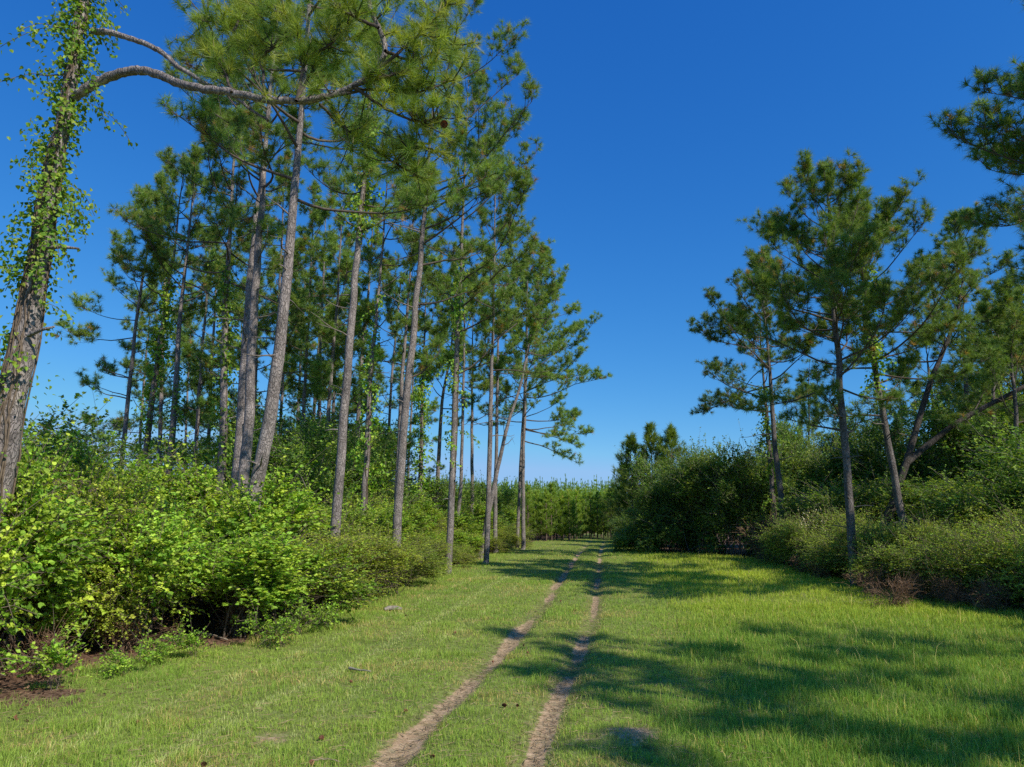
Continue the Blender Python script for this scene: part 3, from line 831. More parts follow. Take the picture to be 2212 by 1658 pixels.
def cone_geo():
    g = Geo(); r = np.random.default_rng(5)
    n = 90; k = np.arange(n); z = k / n; a = k * 2.39996
    prof = np.sin(np.clip(z * .93 + .07, 0, 1) * pi) ** .7 * .030
    C = np.stack([np.cos(a) * prof * .5, np.sin(a) * prof * .5, z * .09 - .01], 1)
    out = np.stack([np.cos(a), np.sin(a), np.full(n, .55)], 1)
    g.leaves(C, out, np.tile([0, 0, 1.0], (n, 1)) + out * -.3, prof * .9 + .006, .022, np.array([.26, .12, .07]) * r.uniform(.6, 1.3, (n, 1)), 0, -.15)
    th = np.linspace(0, pi, 9)
    g.tube(np.stack([0 * th, 0 * th, .04 - np.cos(th) * .048], 1), np.maximum(np.sin(th) * .022, .001), 8, (.07, .035, .02), 0)
    return g


front_pine()


# ------------------------------------------------------------------ climbers
LEAFC = np.array([[.115, .235, .030], [.155, .275, .035], [.085, .190, .030], [.205, .290, .045]])


def vine(key, label, z0, z1, n, size, spread, col=LEAFC, side=None, tint=1.0, hang=0, stems=3, zl=None):
    root_t, path, rad = trees[key]
    loc = at_z(path, z0)
    root = thing('climbing_vine', label, 'vine', loc, None)
    zt = path[:, 2]
    def rz(z): return np.interp(z, zt, rad)
    g = Geo()
    for s in range(stems):
        zz = np.linspace(z0, z1 * rng.uniform(.85, 1), 40); a = rng.uniform(0, 2 * pi) + np.cumsum(rng.normal(0, .22, 40))
        c = np.array([at_z(path, z) for z in zz]); r = rz(zz) + .015
        c[:, 0] += np.cos(a) * r; c[:, 1] += np.sin(a) * r
        g.tube(c - loc, np.linspace(.016, .007, 40), 5, (.16, .12, .085), 0)
    f = Geo()
    # clumps of leaves
    zl = z0 if zl is None else zl
    m = max(6, n // 14); cz = zl + (z1 - zl) * rng.random(m) ** .8; cz = np.where(rng.random(m) < .12, z0 + (z1 - z0) * rng.random(m), cz); ca = rng.uniform(0, 2 * pi, m)
    if side is not None:
        k = rng.random(m) < .6; ca[k] = side + rng.normal(0, .7, k.sum())
    cr = spread * rng.random(m) ** 2.3
    ctr = np.array([at_z(path, z) for z in cz]); rr = rz(cz) + .03
    ctr[:, 0] += np.cos(ca) * (rr + cr); ctr[:, 1] += np.sin(ca) * (rr + cr)
    ids = rng.integers(0, m, n)
    C = ctr[ids] + rng.normal(0, 1, (n, 3)) * np.array([.085, .085, .15]) * (size / .08) ** .5
    # hanging and reaching strands
    P0 = []; P1 = []
    for _ in range(hang):
        z = zl + (z1 - zl) * rng.random() ; a = rng.uniform(0, 2 * pi) if side is None else side + rng.normal(0, .8)
        p = at_z(path, z) + np.array([cos(a), sin(a), 0]) * (float(rz(z)) + .02)
        L_ = rng.uniform(.4, 1.1); out = rng.uniform(.3, 1) * np.array([cos(a), sin(a), rng.uniform(-.1, .5)])
        seg = [p]
        for s in range(9):
            out = out + np.array([rng.normal(0, .12), rng.normal(0, .12), -.16]); seg.append(seg[-1] + unit(out) * L_ / 8)
        seg = np.array(seg); P0 += list(seg[:-1]); P1 += list(seg[1:])
        q = np.repeat(seg, 4, 0); C = np.vstack([C, q + rng.normal(0, .045, q.shape)])
    if P0: g.sticks(np.array(P0) - loc, np.array(P1) - loc, .005, .005, (.15, .12, .07), 0)
    n2 = len(C)
    outd = C - np.array([at_z(path, z) for z in np.clip(C[:, 2], z0, z1)]); outd[:, 2] = .3
    nr = unit(unit(outd) + rng.normal(0, .45, (n2, 3)) + np.array([0, 0, .5])); tip = unit(rng.normal(0, .5, (n2, 3)) + np.array([0, 0, -.8]) + .3 * unit(outd))
    cc = col[rng.integers(0, len(col), n2)] * rng.uniform(.7, 1.25, (n2, 1)) * tint
    L_ = size * rng.uniform(.65, 1.2, n2)
    f.leaves(C - loc, tip, nr, L_, L_ * .95, cc, 0, .12, heart=True)
    link('stem', g.mesh('stem', [M_TWIG]), root); link('foliage', f.mesh('foliage', [M_LEAF]), root)


zz = lambda py, d: P(0, py, d)[2]
vine('front', 'leafy vine climbing the thick leaning pine at the left edge, trailing strands',   .6, 11.4, 3700, .066, .36, hang=40, stems=14, zl=4.6, tint=.66)
vine('f', 'green creeper wrapping the whole trunk near the left end of the wood', 1.0, 13.5, 2600, .13, .45, hang=8, tint=.75)
vine('d', 'creeper on the dark trunk left of the close pair', 1.0, 12.5, 1700, .13, .4, hang=6, tint=.6)
vine('h', 'creeper high on the second track-edge pine just under its crown', 10.5, 15.0, 900, .11, .3, hang=4, tint=.8)
vine('j', 'sparse creeper on the fourth track-edge pine', 3.0, 13.0, 700, .12, .3, hang=5, tint=.8)
vine('p', 'creeper hanging on the thin pine in the gap right of the third track-edge trunk', 1.0, 12, 1500, .15, .6, hang=8, tint=.7)
vine('o', 'creeper strands on the slim pine with the pale broken patch', 2.0, 11, 900, .11, .6, hang=9, tint=.8)
vine('R3', 'creeper on the upper trunk of the curved pine in the right-hand group', 6.5, 11.5, 1300, .11, .3, hang=3, tint=.8)
vine('R1b', 'creeper on the thinner trunk at the left end of the right-hand group', 2.0, 9, 900, .12, .5, hang=6, tint=.55)
vine('e', 'thin creeper on the slender bare-trunked pine in the wood', 1.0, 9, 600, .12, .3, hang=3, tint=.6)


# ------------------------------------------------------------------ bushes
def bush_meshes(R, Hh, n_spray, size, cols, seed, base=.45, lobes=7, stemcol=(.13, .10, .075), nst=26, leaf_per=11, droop=.35, heart=False, asp=.72, up=.3, lo=.38):
    """a bush of arching twigs: returns (stems mesh, foliage mesh)"""
    global rng
    keep = rng; rng = np.random.default_rng(seed)
    lc = np.stack([rng.normal(0, R * .42, lobes), rng.normal(0, R * .42, lobes), rng.uniform(lo, .80, lobes) * Hh], 1)
    lr = rng.uniform(.24, .44, lobes) * min(R, Hh * .7)
    lc[0] = (0, 0, Hh * .5); lr[0] = R * .5
    ids = rng.integers(0, lobes, n_spray)
    d = unit(rng.normal(size=(n_spray, 3)) + np.array([0, 0, .25]))
    rr = rng.random(n_spray) ** .45
    S = lc[ids] + d * (lr[ids] * (rr * .95 + .12))[:, None] * np.array([1, 1, 1.05])
    S[:, 2] = np.where(S[:, 2] < base, base + rng.random(n_spray) ** 2 * Hh * .5, S[:, 2])
    outd = unit(S - np.array([0, 0, Hh * .3]))
    dr = unit(outd + rng.normal(0, .55, (n_spray, 3)) + np.array([0, 0, up]))
    ln = rng.uniform(.16, .45, n_spray) * (R / 1.2) ** .5 * (size / .05) ** .4
    wild = rng.random(n_spray) < .09
    ln = np.where(wild, ln * rng.uniform(1.6, 2.8, n_spray), ln); rr = np.where(wild, 1, rr)
    dr = np.where(wild[:, None], unit(outd * .8 + rng.normal(0, .4, (n_spray, 3)) + np.array([0, 0, .9])), dr)
    p0 = S; p1 = p0 + dr * (ln * .4)[:, None]; d2 = unit(dr + np.array([0, 0, -droop])); p2 = p1 + d2 * (ln * .35)[:, None]
    d3 = unit(d2 + np.array([0, 0, -droop])); p3 = p2 + d3 * (ln * .3)[:, None]
    g = Geo()
    k = rng.random(n_spray) < .7
    g.sticks(p0[k], p1[k], .0065, .005, np.array(stemcol) * 1.4, 0); g.sticks(p1[k], p3[k], .005, .003, np.array(stemcol) * 1.4, 0)
    for _ in range(nst):
        a = rng.uniform(0, 2 * pi); b0 = np.array([cos(a), sin(a), 0]) * R * .5 * rng.random(); b0[2] = -.05
        tgt = S[rng.integers(0, n_spray)]; m = b0 * .45 + tgt * .55 + np.append(rng.normal(0, .10 * R, 2), .12 * Hh)
        cv = spline([b0, (b0 + m) / 2 + rng.normal(0, .05, 3), m, tgt], 10); r = rng.uniform(.009, .022) * (Hh / 2.4) ** .7
        g.tube(cv, np.linspace(r, r * .3, 10), 5, np.array(stemcol) * rng.uniform(.7, 1.4), 0)
    f = Geo()
    t = rng.random((n_spray, leaf_per)) * 3
    a1 = np.clip(t, 0, 1)[..., None]; a2 = np.clip(t - 1, 0, 1)[..., None]; a3 = np.clip(t - 2, 0, 1)[..., None]
    C = p0[:, None] + (p1 - p0)[:, None] * a1 + (p2 - p1)[:, None] * a2 + (p3 - p2)[:, None] * a3
    sd = rng.choice([-1, 1], (n_spray, leaf_per))[..., None]
    lat, _b = frame(dr)
    tip = unit(lat[:, None] * sd + .7 * dr[:, None] + rng.normal(0, .35, (n_spray, leaf_per, 3)) + np.array([0, 0, -.1])).reshape(-1, 3)
    nr = unit(rng.normal(0, .55, (n_spray * leaf_per, 3)) + np.array([0, 0, .8]) + np.repeat(outd, leaf_per, 0) * .45)
    n = n_spray * leaf_per
    L_ = size * rng.uniform(.6, 1.25, n)
    cs = cols[rng.integers(0, len(cols), n_spray)]
    cl = (.75 + .5 * rng.random((n_spray, 1)))
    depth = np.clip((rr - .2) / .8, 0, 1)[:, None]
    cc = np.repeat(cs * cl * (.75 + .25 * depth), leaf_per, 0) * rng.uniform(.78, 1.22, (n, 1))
    f.leaves(C.reshape(-1, 3), tip, nr, L_, L_ * asp, cc, 0, .16, heart=heart)
    rng = keep
    return g.mesh('stem', [M_TWIG]), f.mesh('foliage', [M_LEAF])


C_HEDGE = np.array([[.105, .200, .026], [.130, .225, .030], [.085, .170, .026], [.155, .230, .038], [.115, .200, .030]])
C_PRIV = np.array([[.140, .205, .025], [.175, .235, .035], [.110, .175, .025], [.205, .240, .045]])
C_DARK = np.array([[.055, .115, .022], [.080, .145, .026], [.042, .090, .022], [.110, .170, .030]])
C_OLIVE = np.array([[.112, .180, .030], [.145, .212, .034], [.090, .152, .028], [.168, .215, .042]])
C_BROWN = np.array([[.070, .040, .024], [.050, .030, .020], [.100, .065, .038], [.035, .022, .015]])
C_WHITE = np.array([[.36, .37, .33], [.12, .17, .05], [.09, .14, .04]])


def proto(name, label, cat, group, st, fo):
    o = thing(name, label, cat, (0, 0, 0), group)
    link('stem', st, o); link('foliage', fo, o)
    return o


class Stock:
    """first use moves the original, later uses copy it"""
    def __init__(s, name, cat, st, fo): s.a = (name, cat, st, fo); s.o = None; s.rest = True
    def put(s, x, y, rz, sc, label, group, z=None):
        zz_ = float(gz(x, y)) - .03 if z is None else z
        if s.o is None:
            s.o = proto(s.a[0], label, s.a[1], group, s.a[2], s.a[3])
            s.o.location = (x, y, zz_); s.o.rotation_euler = (0, 0, rz); s.o.scale = sc
            return s.o
        r = copy_thing(s.o, (x, y, zz_), rz, sc, label, group)
        return r


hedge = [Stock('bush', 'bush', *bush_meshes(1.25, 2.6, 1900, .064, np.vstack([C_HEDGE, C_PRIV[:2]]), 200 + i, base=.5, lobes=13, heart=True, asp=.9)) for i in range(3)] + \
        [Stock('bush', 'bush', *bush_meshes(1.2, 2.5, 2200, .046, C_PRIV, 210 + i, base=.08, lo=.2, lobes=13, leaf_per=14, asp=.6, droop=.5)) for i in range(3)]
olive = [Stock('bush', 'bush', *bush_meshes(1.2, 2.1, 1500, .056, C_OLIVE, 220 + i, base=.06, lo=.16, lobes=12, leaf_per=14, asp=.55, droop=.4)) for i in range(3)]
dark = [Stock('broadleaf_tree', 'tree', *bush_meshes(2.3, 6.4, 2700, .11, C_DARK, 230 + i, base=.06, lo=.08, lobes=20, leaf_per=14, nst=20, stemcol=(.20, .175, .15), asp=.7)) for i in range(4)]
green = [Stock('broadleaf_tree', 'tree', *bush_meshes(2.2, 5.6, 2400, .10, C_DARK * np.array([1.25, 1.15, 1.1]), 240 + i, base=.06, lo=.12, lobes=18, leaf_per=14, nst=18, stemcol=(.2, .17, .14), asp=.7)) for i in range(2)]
brown = [Stock('dead_bramble', 'bramble', *bush_meshes(.8, 1.0, 380, .045, C_BROWN, 250 + i, base=.03, leaf_per=6, nst=70, stemcol=(.22, .14, .09), asp=.4)) for i in range(2)]
low = [Stock('weed', 'weed', *bush_meshes(.42, .55, 120, .055, C_HEDGE, 260 + i, base=.04, lobes=4, leaf_per=8, nst=8, asp=.75)) for i in range(2)]
white = Stock('flowering_shrub', 'shrub', *bush_meshes(1.4, 2.0, 420, .05, C_WHITE, 270, base=1.2, leaf_per=10, asp=.8, droop=.1, up=0))


def hx(y): return float(edge_l(y))


def build_bushes():
    r = np.random.default_rng(77)
    # front row of the left thicket, from the viewer outwards
    y = 7.2; k = 0
    while y < 56:
        H = np.interp(y, [6, 9, 11, 12.6, 14, 16.5, 20, 26, 40, 56], [3.4, 3.3, 3.0, 2.6, 2.05, 2.15, 1.85, 1.65, 1.6, 1.8]) * r.uniform(.9, 1.08)
        Rr = np.interp(y, [8, 14, 25, 50], [1.3, 1.3, 1.15, 1.4]) * r.uniform(.9, 1.1)
        heart_p = np.interp(y, [8, 11, 16, 24], [.95, .6, .25, .35])
        s = hedge[r.integers(0, 3)] if r.random() < heart_p else (hedge[3 + r.integers(0, 3)] if r.random() < .7 else olive[r.integers(0, 3)])
        x = hx(y) - Rr * .78 + r.normal(0, .12)
        if any(abs(x - y / trees[q][0].location.y * trees[q][0].location.x) < 1.25 and y < trees[q][0].location.y + .3 for q in 'ahi'): H = min(H, 1.9)
        s.put(x, y, r.uniform(0, 6.3), (Rr / 1.22, Rr / 1.22, H / 2.75), 'leafy green bush of the front row of the thicket beside the left grass edge', 'front bushes of the left thicket')
        y += Rr * np.interp(y, [8, 50], [.95, 1.9]); k += 1
    # rows behind
    for off, st in ((2.4, 1.35), (4.4, 1.8), (7.0, 2.6)):
        y = 6.6 + off * .3
        while y < 58:
            H = np.interp(y, [6, 9, 12, 16, 20, 26, 40, 58], [3.6, 3.5, 3.45, 3.5, 3.2, 2.9, 2.7, 2.7]) * r.uniform(.85, 1.08) * (1 + .02 * off)
            Rr = 1.35 * r.uniform(.9, 1.15) * (1 + y * .008)
            s = hedge[r.integers(0, 6)] if r.random() < .75 else olive[r.integers(0, 3)]
            x = hx(y) - off - r.uniform(0, .6)
            trunks = [trees[q][0].location for q in 'ahijkmn']
            clear = all(abs(x - y / tl.y * tl.x) > 1.2 or y > tl.y + .2 or y < tl.y - 4 for tl in trunks)
            if abs(x) < y * .95 + 2 and clear:
                s.put(x, y, r.uniform(0, 6.3), (Rr / 1.2, Rr / 1.2, H / 2.75), 'leafy green bush behind the front row of the left thicket', 'bushes deeper in the left thicket')
            y += st * r.uniform(.8, 1.2) * (1 + y * .02)
    # darker broadleaf shrubs standing up behind the thicket
    for (px, d, H, lab) in ((115, 15.5, 4.9, 'dark broadleaf sapling rising above the thicket beside the vine-clad trunk'),
                            (195, 18, 4.6, 'dark broadleaf sapling against the sky right of the vine-clad trunk'),
                            (690, 30, 6.6, None), (610, 34, 7.4, None), (520, 32, 6.2, None), (430, 34, 5.2, None), (780, 36, 7.4, None), (655, 40, 9.5, None), (580, 42, 9, None), (470, 42, 7.5, None), (720, 44, 9.5, None), (800, 46, 9, None), (360, 30, 4.0, None), (860, 40, 4.6, None), (930, 44, 5.2, None), (990, 46, 5.0, None),
                            (1060, 52, 5.2, None), (640, 44, 6.5, None), (560, 46, 6.5, None), (740, 50, 7, None)):
        x = (px * K - 512) / FPX * d * 1.02
        dark[r.integers(0, 4)].put(x, d, r.uniform(0, 6.3), (H / 6.4 * 1.0, H / 6.4 * 1.0, H / 6.6), lab or 'dark understorey tree between the pine trunks of the left wood', None if lab else 'understorey trees of the left wood')
    # right side: low olive bushes on the grass edge
    y = 9.5
    while y < 33:
        er = float(edge_r(y)); Rr = 1.2 * r.uniform(.85, 1.15); H = np.interp(y, [9, 15, 22, 32], [2.1, 2.1, 1.75, 1.9]) * r.uniform(.88, 1.1)
        s = olive[r.integers(0, 3)]
        s.put(er + Rr * .75, y, r.uniform(0, 6.3), (Rr / 1.2, Rr / 1.2, H / 2.15), 'low olive green bush at the edge of the right-hand grass', 'front bushes of the right-hand thicket')
        y += Rr * .95
    for off, st in ((2.6, 1.6), (5.0, 2.0), (8, 2.6)):
        y = 11
        while y < 38:
            Rr = 1.45 * r.uniform(.85, 1.2); H = (1.6 + off * .10 + .015 * y) * r.uniform(.85, 1.15)
            x = float(edge_r(min(y, 34))) + off + r.uniform(0, .5)
            tr = [trees[q][0].location for q in ('R2', 'R3', 'R5')]
            if x < y * .95 + 2 and all(abs(x - y / tl.y * tl.x) > 1.2 or y > tl.y or y < tl.y - 5 for tl in tr):
                (olive[r.integers(0, 3)] if r.random() < .8 else hedge[3 + r.integers(0, 3)]).put(x, y, r.uniform(0, 6.3), (Rr / 1.2, Rr / 1.2, H / 2.2), 'olive green bush deeper in the right-hand thicket', 'bushes deeper in the right-hand thicket')
            y += st * r.uniform(.8, 1.2)
    # dark broadleaf trees closing the right side of the track
    for (px, d, H) in ((1378, 46, 3.0), (1412, 44, 4.4), (1455, 44, 5.6), (1505, 43, 7.6), (1550, 42, 6.4), (1590, 40, 7.6), (1640, 39, 6.0), (1470, 51, 7.4), (1530, 50, 8.8), (1610, 48, 8.0),
                       (1365, 52, 2.6), (1352, 60, 2.4), (1346, 68, 2.6)):
        x = (px * K - 512) / FPX * d * 1.0
        (green if r.random() < .4 else dark)[r.integers(0, 2)].put(x, d, r.uniform(0, 6.3), (.55 + .06 * H, .55 + .06 * H, H / 6.6), 'shaded broadleaf tree in the clump closing the right side of the track', 'dark broadleaf clump right of the track')
    for (px, d, H) in ((1700, 42, 7.5), (1760, 39, 6.0), (1830, 38, 8.2), (1900, 36, 5.8), (1960, 34, 7.2), (2040, 33, 5.4), (2130, 31, 7.6), (2200, 29, 6.0), (1730, 48, 9.0),
                       (1870, 46, 8.4), (2000, 42, 6.2), (2110, 40, 9.0), (2190, 38, 10), (2260, 34, 9.0), (1790, 33, 4.6), (1900, 30, 4.2), (2000, 28, 4.2), (2090, 26, 4.2), (2180, 24, 4.3), (2290, 24, 5)):
        x = (px * K - 512) / FPX * d * 1.0
        (green if r.random() < .55 else dark)[r.integers(0, 2)].put(x, d, r.uniform(0, 6.3), (1.05 * r.uniform(.9, 1.15), 1.05, H / 6.0), 'leafy broadleaf tree behind the right-hand pines', 'broadleaf trees behind the right-hand pines')
    # oddities
    p = G(1635, 1215); brown[0].put(p[0] + .4, p[1], .4, (1.5, 1.3, 2.0), 'brown dead bramble clump at the corner of the right-hand grass', None)
    for i, (px, py) in enumerate(((1900, 1300), (1990, 1312), (2080, 1325), (2170, 1340), (1960, 1330), (1780, 1262), (1740, 1250))):
        q = G(px, py - 8); brown[i % 2].put(q[0], q[1] + .35, i * 1.3, (.75, .75, .7), 'low brown dead bramble under the right-hand bushes', 'dead brambles under the right-hand bushes')
    for i, (px, py) in enumerate(((60, 1478), (250, 1425), (520, 1380))):
        q = G(px, py); brown[i % 2].put(q[0] - .2, q[1] + .45, i * 2.3, (.6, .6, .6), 'low brown dead bramble under the left thicket', 'dead brambles under the left thicket')
    for i, (px, py) in enumerate(((560, 1385), (600, 1398), (420, 1420), (250, 1460), (640, 1375), (700, 1360), (120, 1490), (330, 1435))):
        q = G(px, py); low[i % 2].put(q[0], q[1], i * 1.7, (r.uniform(.6, 1.05),) * 3, 'small leafy weed at the foot of the left thicket', 'weeds at the foot of the left thicket')
    for i, (px, d) in enumerate(((1760, 29), (1900, 29))):
        white.put((px * K - 512) / FPX * d * .99, d, i * 2.0, (1.2, .8, 1.0), ('white flowering shrub left of the straight grass-edge pine', 'white flowering shrub between the straight and the curved pine')[i], None)


build_bushes()


# ------------------------------------------------------------------ young plantation at the end of the track
def young_meshes(seed, H=4.6, nt=230, nn=16, R=1.15, tl=.32, tw=.030, shade=.85):
    global rng
    keep = rng; rng = np.random.default_rng(seed)
    g = Geo(); g.tube([(0, 0, -.05), (.03, 0, H * .5), (0, .02, H * .97)], [.07, .05, .012], 6, (.15, .11, .085), 0)
    c = Geo(); z = H * (.1 + .9 * rng.random(nt) ** .9); f = z / H
    nbr = max(12, nt // 8); bz = H * (.08 + .90 * (np.arange(nbr) + rng.uniform(0, .9, nbr)) / nbr); ba = np.arange(nbr) * 2.4 + rng.normal(0, .5, nbr)
    bl = (R * (1 - bz / H) ** .72 + .05) * rng.uniform(.6, 1.15, nbr); bi = rng.integers(0, nbr, nt); t = rng.uniform(.25, 1, nt) ** .7
    a = ba[bi] + rng.normal(0, .22, nt); r = bl[bi] * t; z = bz[bi]; f = np.clip(z / H, 0, 1)
    C = np.stack([np.cos(a) * r, np.sin(a) * r, z + r * .30 + .25 * r * t + rng.normal(0, .05 * R, nt)], 1)
    c.sticks(np.stack([0 * bz, 0 * bz, bz], 1), np.stack([np.cos(ba) * bl, np.sin(ba) * bl, bz + bl * .5], 1), .022, .008, (.14, .1, .08), 1)
    A = np.stack([np.cos(a) * .5, np.sin(a) * .5, np.full(nt, 1.0)], 1)
    cc = np.array([[.120, .175, .028], [.150, .195, .034], [.095, .150, .026]])[rng.integers(0, 3, nt)] * (.85 + .45 * f[:, None]) * shade
    tufts(c, C, A, nn, tl, tw, cc, 0, spread=(.1, 1.2))
    C2 = np.array([[0, 0, H * .97], [.05, 0, H * .9], [-.05, .03, H * .88]]); tufts(c, C2, np.tile([0, 0, 1.0], (3, 1)), 16, .4, .04, np.tile([.21, .18, .06], (3, 1)), 0, spread=(0, .35))
    rng = keep
    return g.mesh('trunk', [M_TWIG]), c.mesh('crown', [M_NEEDLE, M_TWIG])


def plantation():
    r = np.random.default_rng(91)
    st = []
    for i in range(4):
        a, b = young_meshes(300 + i)
        st.append(Stock('young_pine', 'pine tree', a, b))
        st[-1].a = ('young_pine', 'pine tree', a, b)
    n = 0
    for row, d in enumerate((66, 69, 72.5, 76, 80, 84.5)):
        px = 1000 if row else 1130
        while px < 1345:
            x = (px * K - 512) / FPX * d
            # the track bends right and passes in front
            lim = 1250 if d < 72 else 1350
            if px < lim and n < 260:
                s = r.uniform(.74, 1.12) * (1 + .015 * row)
                o = st[r.integers(0, 4)].put(x + r.normal(0, .15), d + r.normal(0, .3), r.uniform(0, 6.3), (s, s, s * r.uniform(.9, 1.1)),
                                             'young conical pine in the even rows at the far end of the track', 'young pines planted at the end of the track')
                n += 1
            px += r.uniform(10, 15)
    # larger cone-shaped pines on the right of the track's end
    for (px, d, H, lab) in ((1362, 62, 9.6, 'conical pine left of the clump, nearest the end of the track'), (1407, 60, 10.2, 'tallest conical pine behind the dark broadleaf clump'),
                            (1450, 58, 9.8, 'third conical pine behind the dark broadleaf clump'), (1348, 70, 7.5, 'small conical pine where the track disappears')):
        a, b = young_meshes(int(px), 9.5, 800, 18, 3.1, .5, .036, .52)
        o = Stock('conical_pine', 'pine tree', a, b); x = (px * K - 512) / FPX * d
        o.put(x, d, 0, (1, 1, H / 9.5), lab, None)
    print('young', n)
    # far wood
    g = Geo(); m = 2600
    y = r.uniform(92, 300, m); x = r.uniform(-.5, .32, m) * y
    k = ~((np.abs(x - cx(y)) < 4) & (y < 110)); x, y = x[k], y[k]; m = len(x)
    z = gz(x, y); H = r.uniform(3.6, 6.3, m) + r.uniform(2, 6, m) * sstep(120, 190, y)
    g.sticks(np.stack([x, y, z], 1), np.stack([x, y, z + H * 1.02], 1), .16, .05, np.array([.09, .14, .03]) * r.uniform(.6, 1.1, (m, 1)), 0)
    for lv in range(9):
        f = .18 + .8 * lv / 8; nn = 3 if lv < 8 else 1
        for q in range(nn):
            a = r.uniform(0, 2 * pi, m); rad = (1.5 * (1 - f) ** .7 + .05) * r.uniform(.5, 1, m) * (H / 6) ** .5
            C = np.stack([x + np.cos(a) * rad, y + np.sin(a) * rad, z + H * f], 1)
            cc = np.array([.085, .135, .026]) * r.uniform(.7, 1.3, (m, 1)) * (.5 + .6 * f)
            global rng
            tufts(g, C, np.stack([np.cos(a) * .4, np.sin(a) * .4, np.ones(m)], 1), 5, .7, .2, cc, 0, spread=(.05, .25) if lv == 8 else (.1, 1.1))
    o = link('far_forest', g.mesh('far_forest', [M_NEEDLE])); o['kind'] = 'stuff'; o['label'] = 'far pine forest rising behind the young plantation'; o['category'] = 'forest'


plantation()


# ------------------------------------------------------------------ ground clutter
def clutter():
    r = np.random.default_rng(5)
    me = cone_geo().mesh('pine_cone', [M_DRY])
    first = None
    for i, (px, py) in enumerate(((1140, 1410), (1130, 1395), (300, 1570), (445, 1655), (545, 1458), (1120, 1530), (1085, 1530), (930, 1355), (875, 1330), (1240, 1320), (930, 1645), (1065, 1420),
                                  (670, 1655), (1210, 1300), (880, 1545), (1500, 1215), (760, 1480), (690, 1600), (985, 1370), (1245, 1285))):
        q = G(px, py); o = link('pine_cone', me)
        o.location = (q[0], q[1], float(gz(q[0], q[1])) + .035); o.rotation_euler = (r.uniform(1.1, 1.8), r.uniform(-.3, .3), r.uniform(0, 6.3)); s = r.uniform(.42, .66); o.scale = (s, s, s)
        o['label'] = 'small brown pine cone lying in the short grass by the track'; o['category'] = 'pine cone'; o['group'] = 'pine cones on the grass'
    def stick(pix, r0, lab, col):
        pts = [G(*p) for p in pix]; pts = [p + np.array([0, 0, float(gz(p[0], p[1])) + .05]) for p in pts]
        g = Geo(); cv = spline(pts, 14); cv += r.normal(0, .003, cv.shape); loc = cv[0].copy()
        g.tube(cv - loc, np.linspace(r0, r0 * .4, 14), 7, col, 0, rough=.25)
        o = link('fallen_branch', g.mesh('fallen_branch', [M_DRY])); o.location = loc; o['label'] = lab; o['category'] = 'branch'
    stick([(425, 1372), (455, 1378), (490, 1388)], .03, 'pale fallen branch in the dark gap under the left thicket', (.42, .33, .25))
    stick([(755, 1446), (770, 1450), (800, 1455)], .022, 'short pale stick lying on the short grass below the thicket', (.3, .27, .2))
    stick([(670, 1653), (700, 1650), (735, 1655)], .009, 'thin straw-coloured stick on the grass near the lower edge', (.30, .24, .15))
    # pale chunk of cut log
    q = G(848, 1318); g = Geo(); g.tube([(-.2, 0, .05), (-.1, .02, .07), (.1, 0, .07), (.22, -.02, .05)], [.03, .055, .05, .025], 9, (.30, .26, .21), 0, rough=.3)
    o = link('log_chunk', g.mesh('log_chunk', [M_DRY])); o.location = (q[0], q[1], float(gz(q[0], q[1]))); o.rotation_euler = (0, 0, .4)
    o['label'] = 'pale weathered log chunk lying at the thicket edge'; o['category'] = 'log'
    # dead leaves
    n = 42000; y = r.uniform(6, 30, n); x = r.uniform(-1, 1, n) * (.85 * y + 1)
    lm = littermask(x, y); k = r.random(n) < lm * .9; x, y = x[k], y[k]; n = len(x)
    g = Geo(); C = np.stack([x, y, gz(x, y) + r.uniform(.008, .05, n)], 1)
    t = r.normal(size=(n, 3)) * np.array([1, 1, .25]); nr = r.normal(0, .35, (n, 3)) + np.array([0, 0, 1])
    L_ = r.uniform(.04, .085, n) * np.clip(y / 14, 1, 2)
    g.leaves(C, t, nr, L_, L_ * .5, np.array([[.20, .095, .05], [.13, .06, .035], [.28, .17, .10], [.09, .05, .03]])[r.integers(0, 4, n)], 0, .15)
    n = 9000; y = r.uniform(5, 20, n) ; x = r.uniform(-1, 1, n) * (.8 * y + 1); k = (x > edge_l(y)) & (x < cx(y) + 3) & (r.random(n) < np.clip(7 / y, 0, 1)); x, y = x[k], y[k]; n = len(x)
    p0 = np.stack([x, y, gz(x, y) + r.uniform(.015, .05, n)], 1); a_ = r.uniform(0, 2 * pi, n); l_ = r.uniform(.05, .16, n)
    g.sticks(p0, p0 + np.stack([np.cos(a_) * l_, np.sin(a_) * l_, r.normal(0, .012, n)], 1), .0028, .0018, np.array([.42, .30, .17]) * r.uniform(.6, 1.3, (n, 1)), 0)
    n = 5200; y = 5 + 30 * r.random(n) ** 1.6; sgn = r.choice([-1, 1], n); x = cx(y) + sgn * GAUGE + r.normal(0, .16, n)
    p0 = np.stack([x, y, gz(x, y) + r.uniform(.006, .02, n)], 1); a_ = r.uniform(0, 2 * pi, n); l_ = r.uniform(.04, .14, n)
    g.sticks(p0, p0 + np.stack([np.cos(a_) * l_, np.sin(a_) * l_, r.normal(0, .008, n)], 1), .003, .002, np.array([.36, .29, .17]) * r.uniform(.4, 1.3, (n, 1)), 0)
    o = link('leaf_litter', g.mesh('leaf_litter', [M_DRY])); o['kind'] = 'stuff'; o['label'] = 'reddish brown dead leaf litter under the thickets'; o['category'] = 'leaf litter'


clutter()


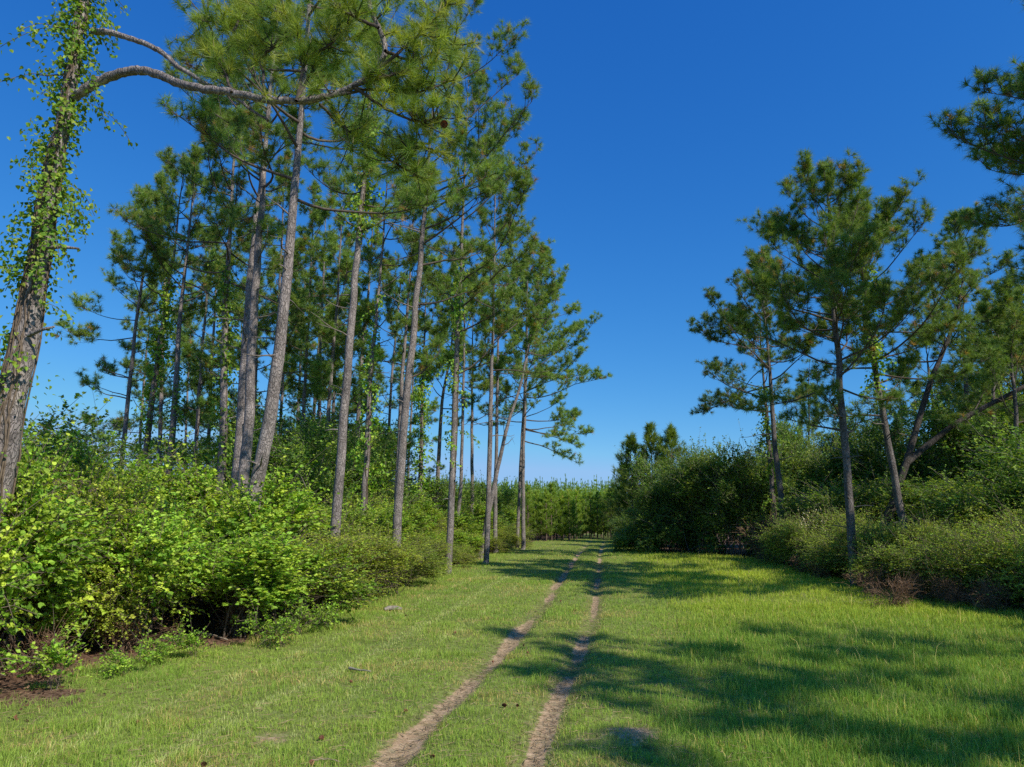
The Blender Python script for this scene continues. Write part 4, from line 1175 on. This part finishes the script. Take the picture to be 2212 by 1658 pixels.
# ------------------------------------------------------------------ light, sky, camera
SUN_AZ = (0.72, -0.69)      # towards the sun, seen from above: right and behind the viewer
SUN_EL = radians(40)
ld = bpy.data.lights.new('sun', 'SUN'); lo = bpy.data.objects.new('sun', ld); COL.objects.link(lo)
ld.energy = 4.6; ld.angle = radians(.5); ld.color = (1, .94, .84)
h = math.hypot(*SUN_AZ)
from mathutils import Vector
to = Vector((SUN_AZ[0] / h * cos(SUN_EL), SUN_AZ[1] / h * cos(SUN_EL), sin(SUN_EL)))
lo.rotation_euler = to.to_track_quat('Z', 'Y').to_euler()
lo.location = (20, -20, 30)

w = bpy.data.worlds.new('World'); SC.world = w; w.use_nodes = True
nt = w.node_tree; nt.nodes.clear()
sky = nt.nodes.new('ShaderNodeTexSky'); sky.sky_type = 'NISHITA'; sky.sun_disc = False
sky.sun_elevation = SUN_EL; sky.sun_rotation = math.atan2(SUN_AZ[0], SUN_AZ[1])
sky.air_density = 1.0; sky.dust_density = 0; sky.ozone_density = 4
sep = nt.nodes.new('ShaderNodeSeparateColor'); cmb = nt.nodes.new('ShaderNodeCombineColor')
nt.links.new(sky.outputs[0], sep.inputs[0])
for ch, (gain, gam, cap) in enumerate(((.46, 1.5, .30), (.60, .92, .54), (.85, .55, .88))):     # clear deep blue air: per-channel grading of the sky radiance
    prev = sep.outputs[ch]
    for op, v in (('MULTIPLY', .15), ('POWER', gam), ('MULTIPLY', gain), ('MINIMUM', cap), ('MULTIPLY', 1 / .15)):
        mt = nt.nodes.new('ShaderNodeMath'); mt.operation = op; mt.inputs[1].default_value = v
        nt.links.new(prev, mt.inputs[0]); prev = mt.outputs[0]
    nt.links.new(prev, cmb.inputs[ch])
bg = nt.nodes.new('ShaderNodeBackground'); bg.inputs['Strength'].default_value = .15
ou = nt.nodes.new('ShaderNodeOutputWorld')
nt.links.new(cmb.outputs[0], bg.inputs['Color']); nt.links.new(bg.outputs[0], ou.inputs[0])

cd = bpy.data.cameras.new('camera'); co = bpy.data.objects.new('camera', cd); COL.objects.link(co)
cd.sensor_width = 36; cd.lens = 36 * FPX / 1024; cd.clip_start = .1; cd.clip_end = 6000
co.location = (0, 0, CAMZ); co.rotation_euler = (pi / 2 + PITCH, 0, 0)
SC.camera = co
SC.view_settings.view_transform = 'Standard'; SC.view_settings.look = 'None'; SC.view_settings.exposure = 0
SC.cycles.max_bounces = 4; SC.cycles.diffuse_bounces = 3; SC.cycles.glossy_bounces = 1; SC.cycles.transmission_bounces = 3; SC.cycles.transparent_max_bounces = 4
SC.cycles.use_denoising = False
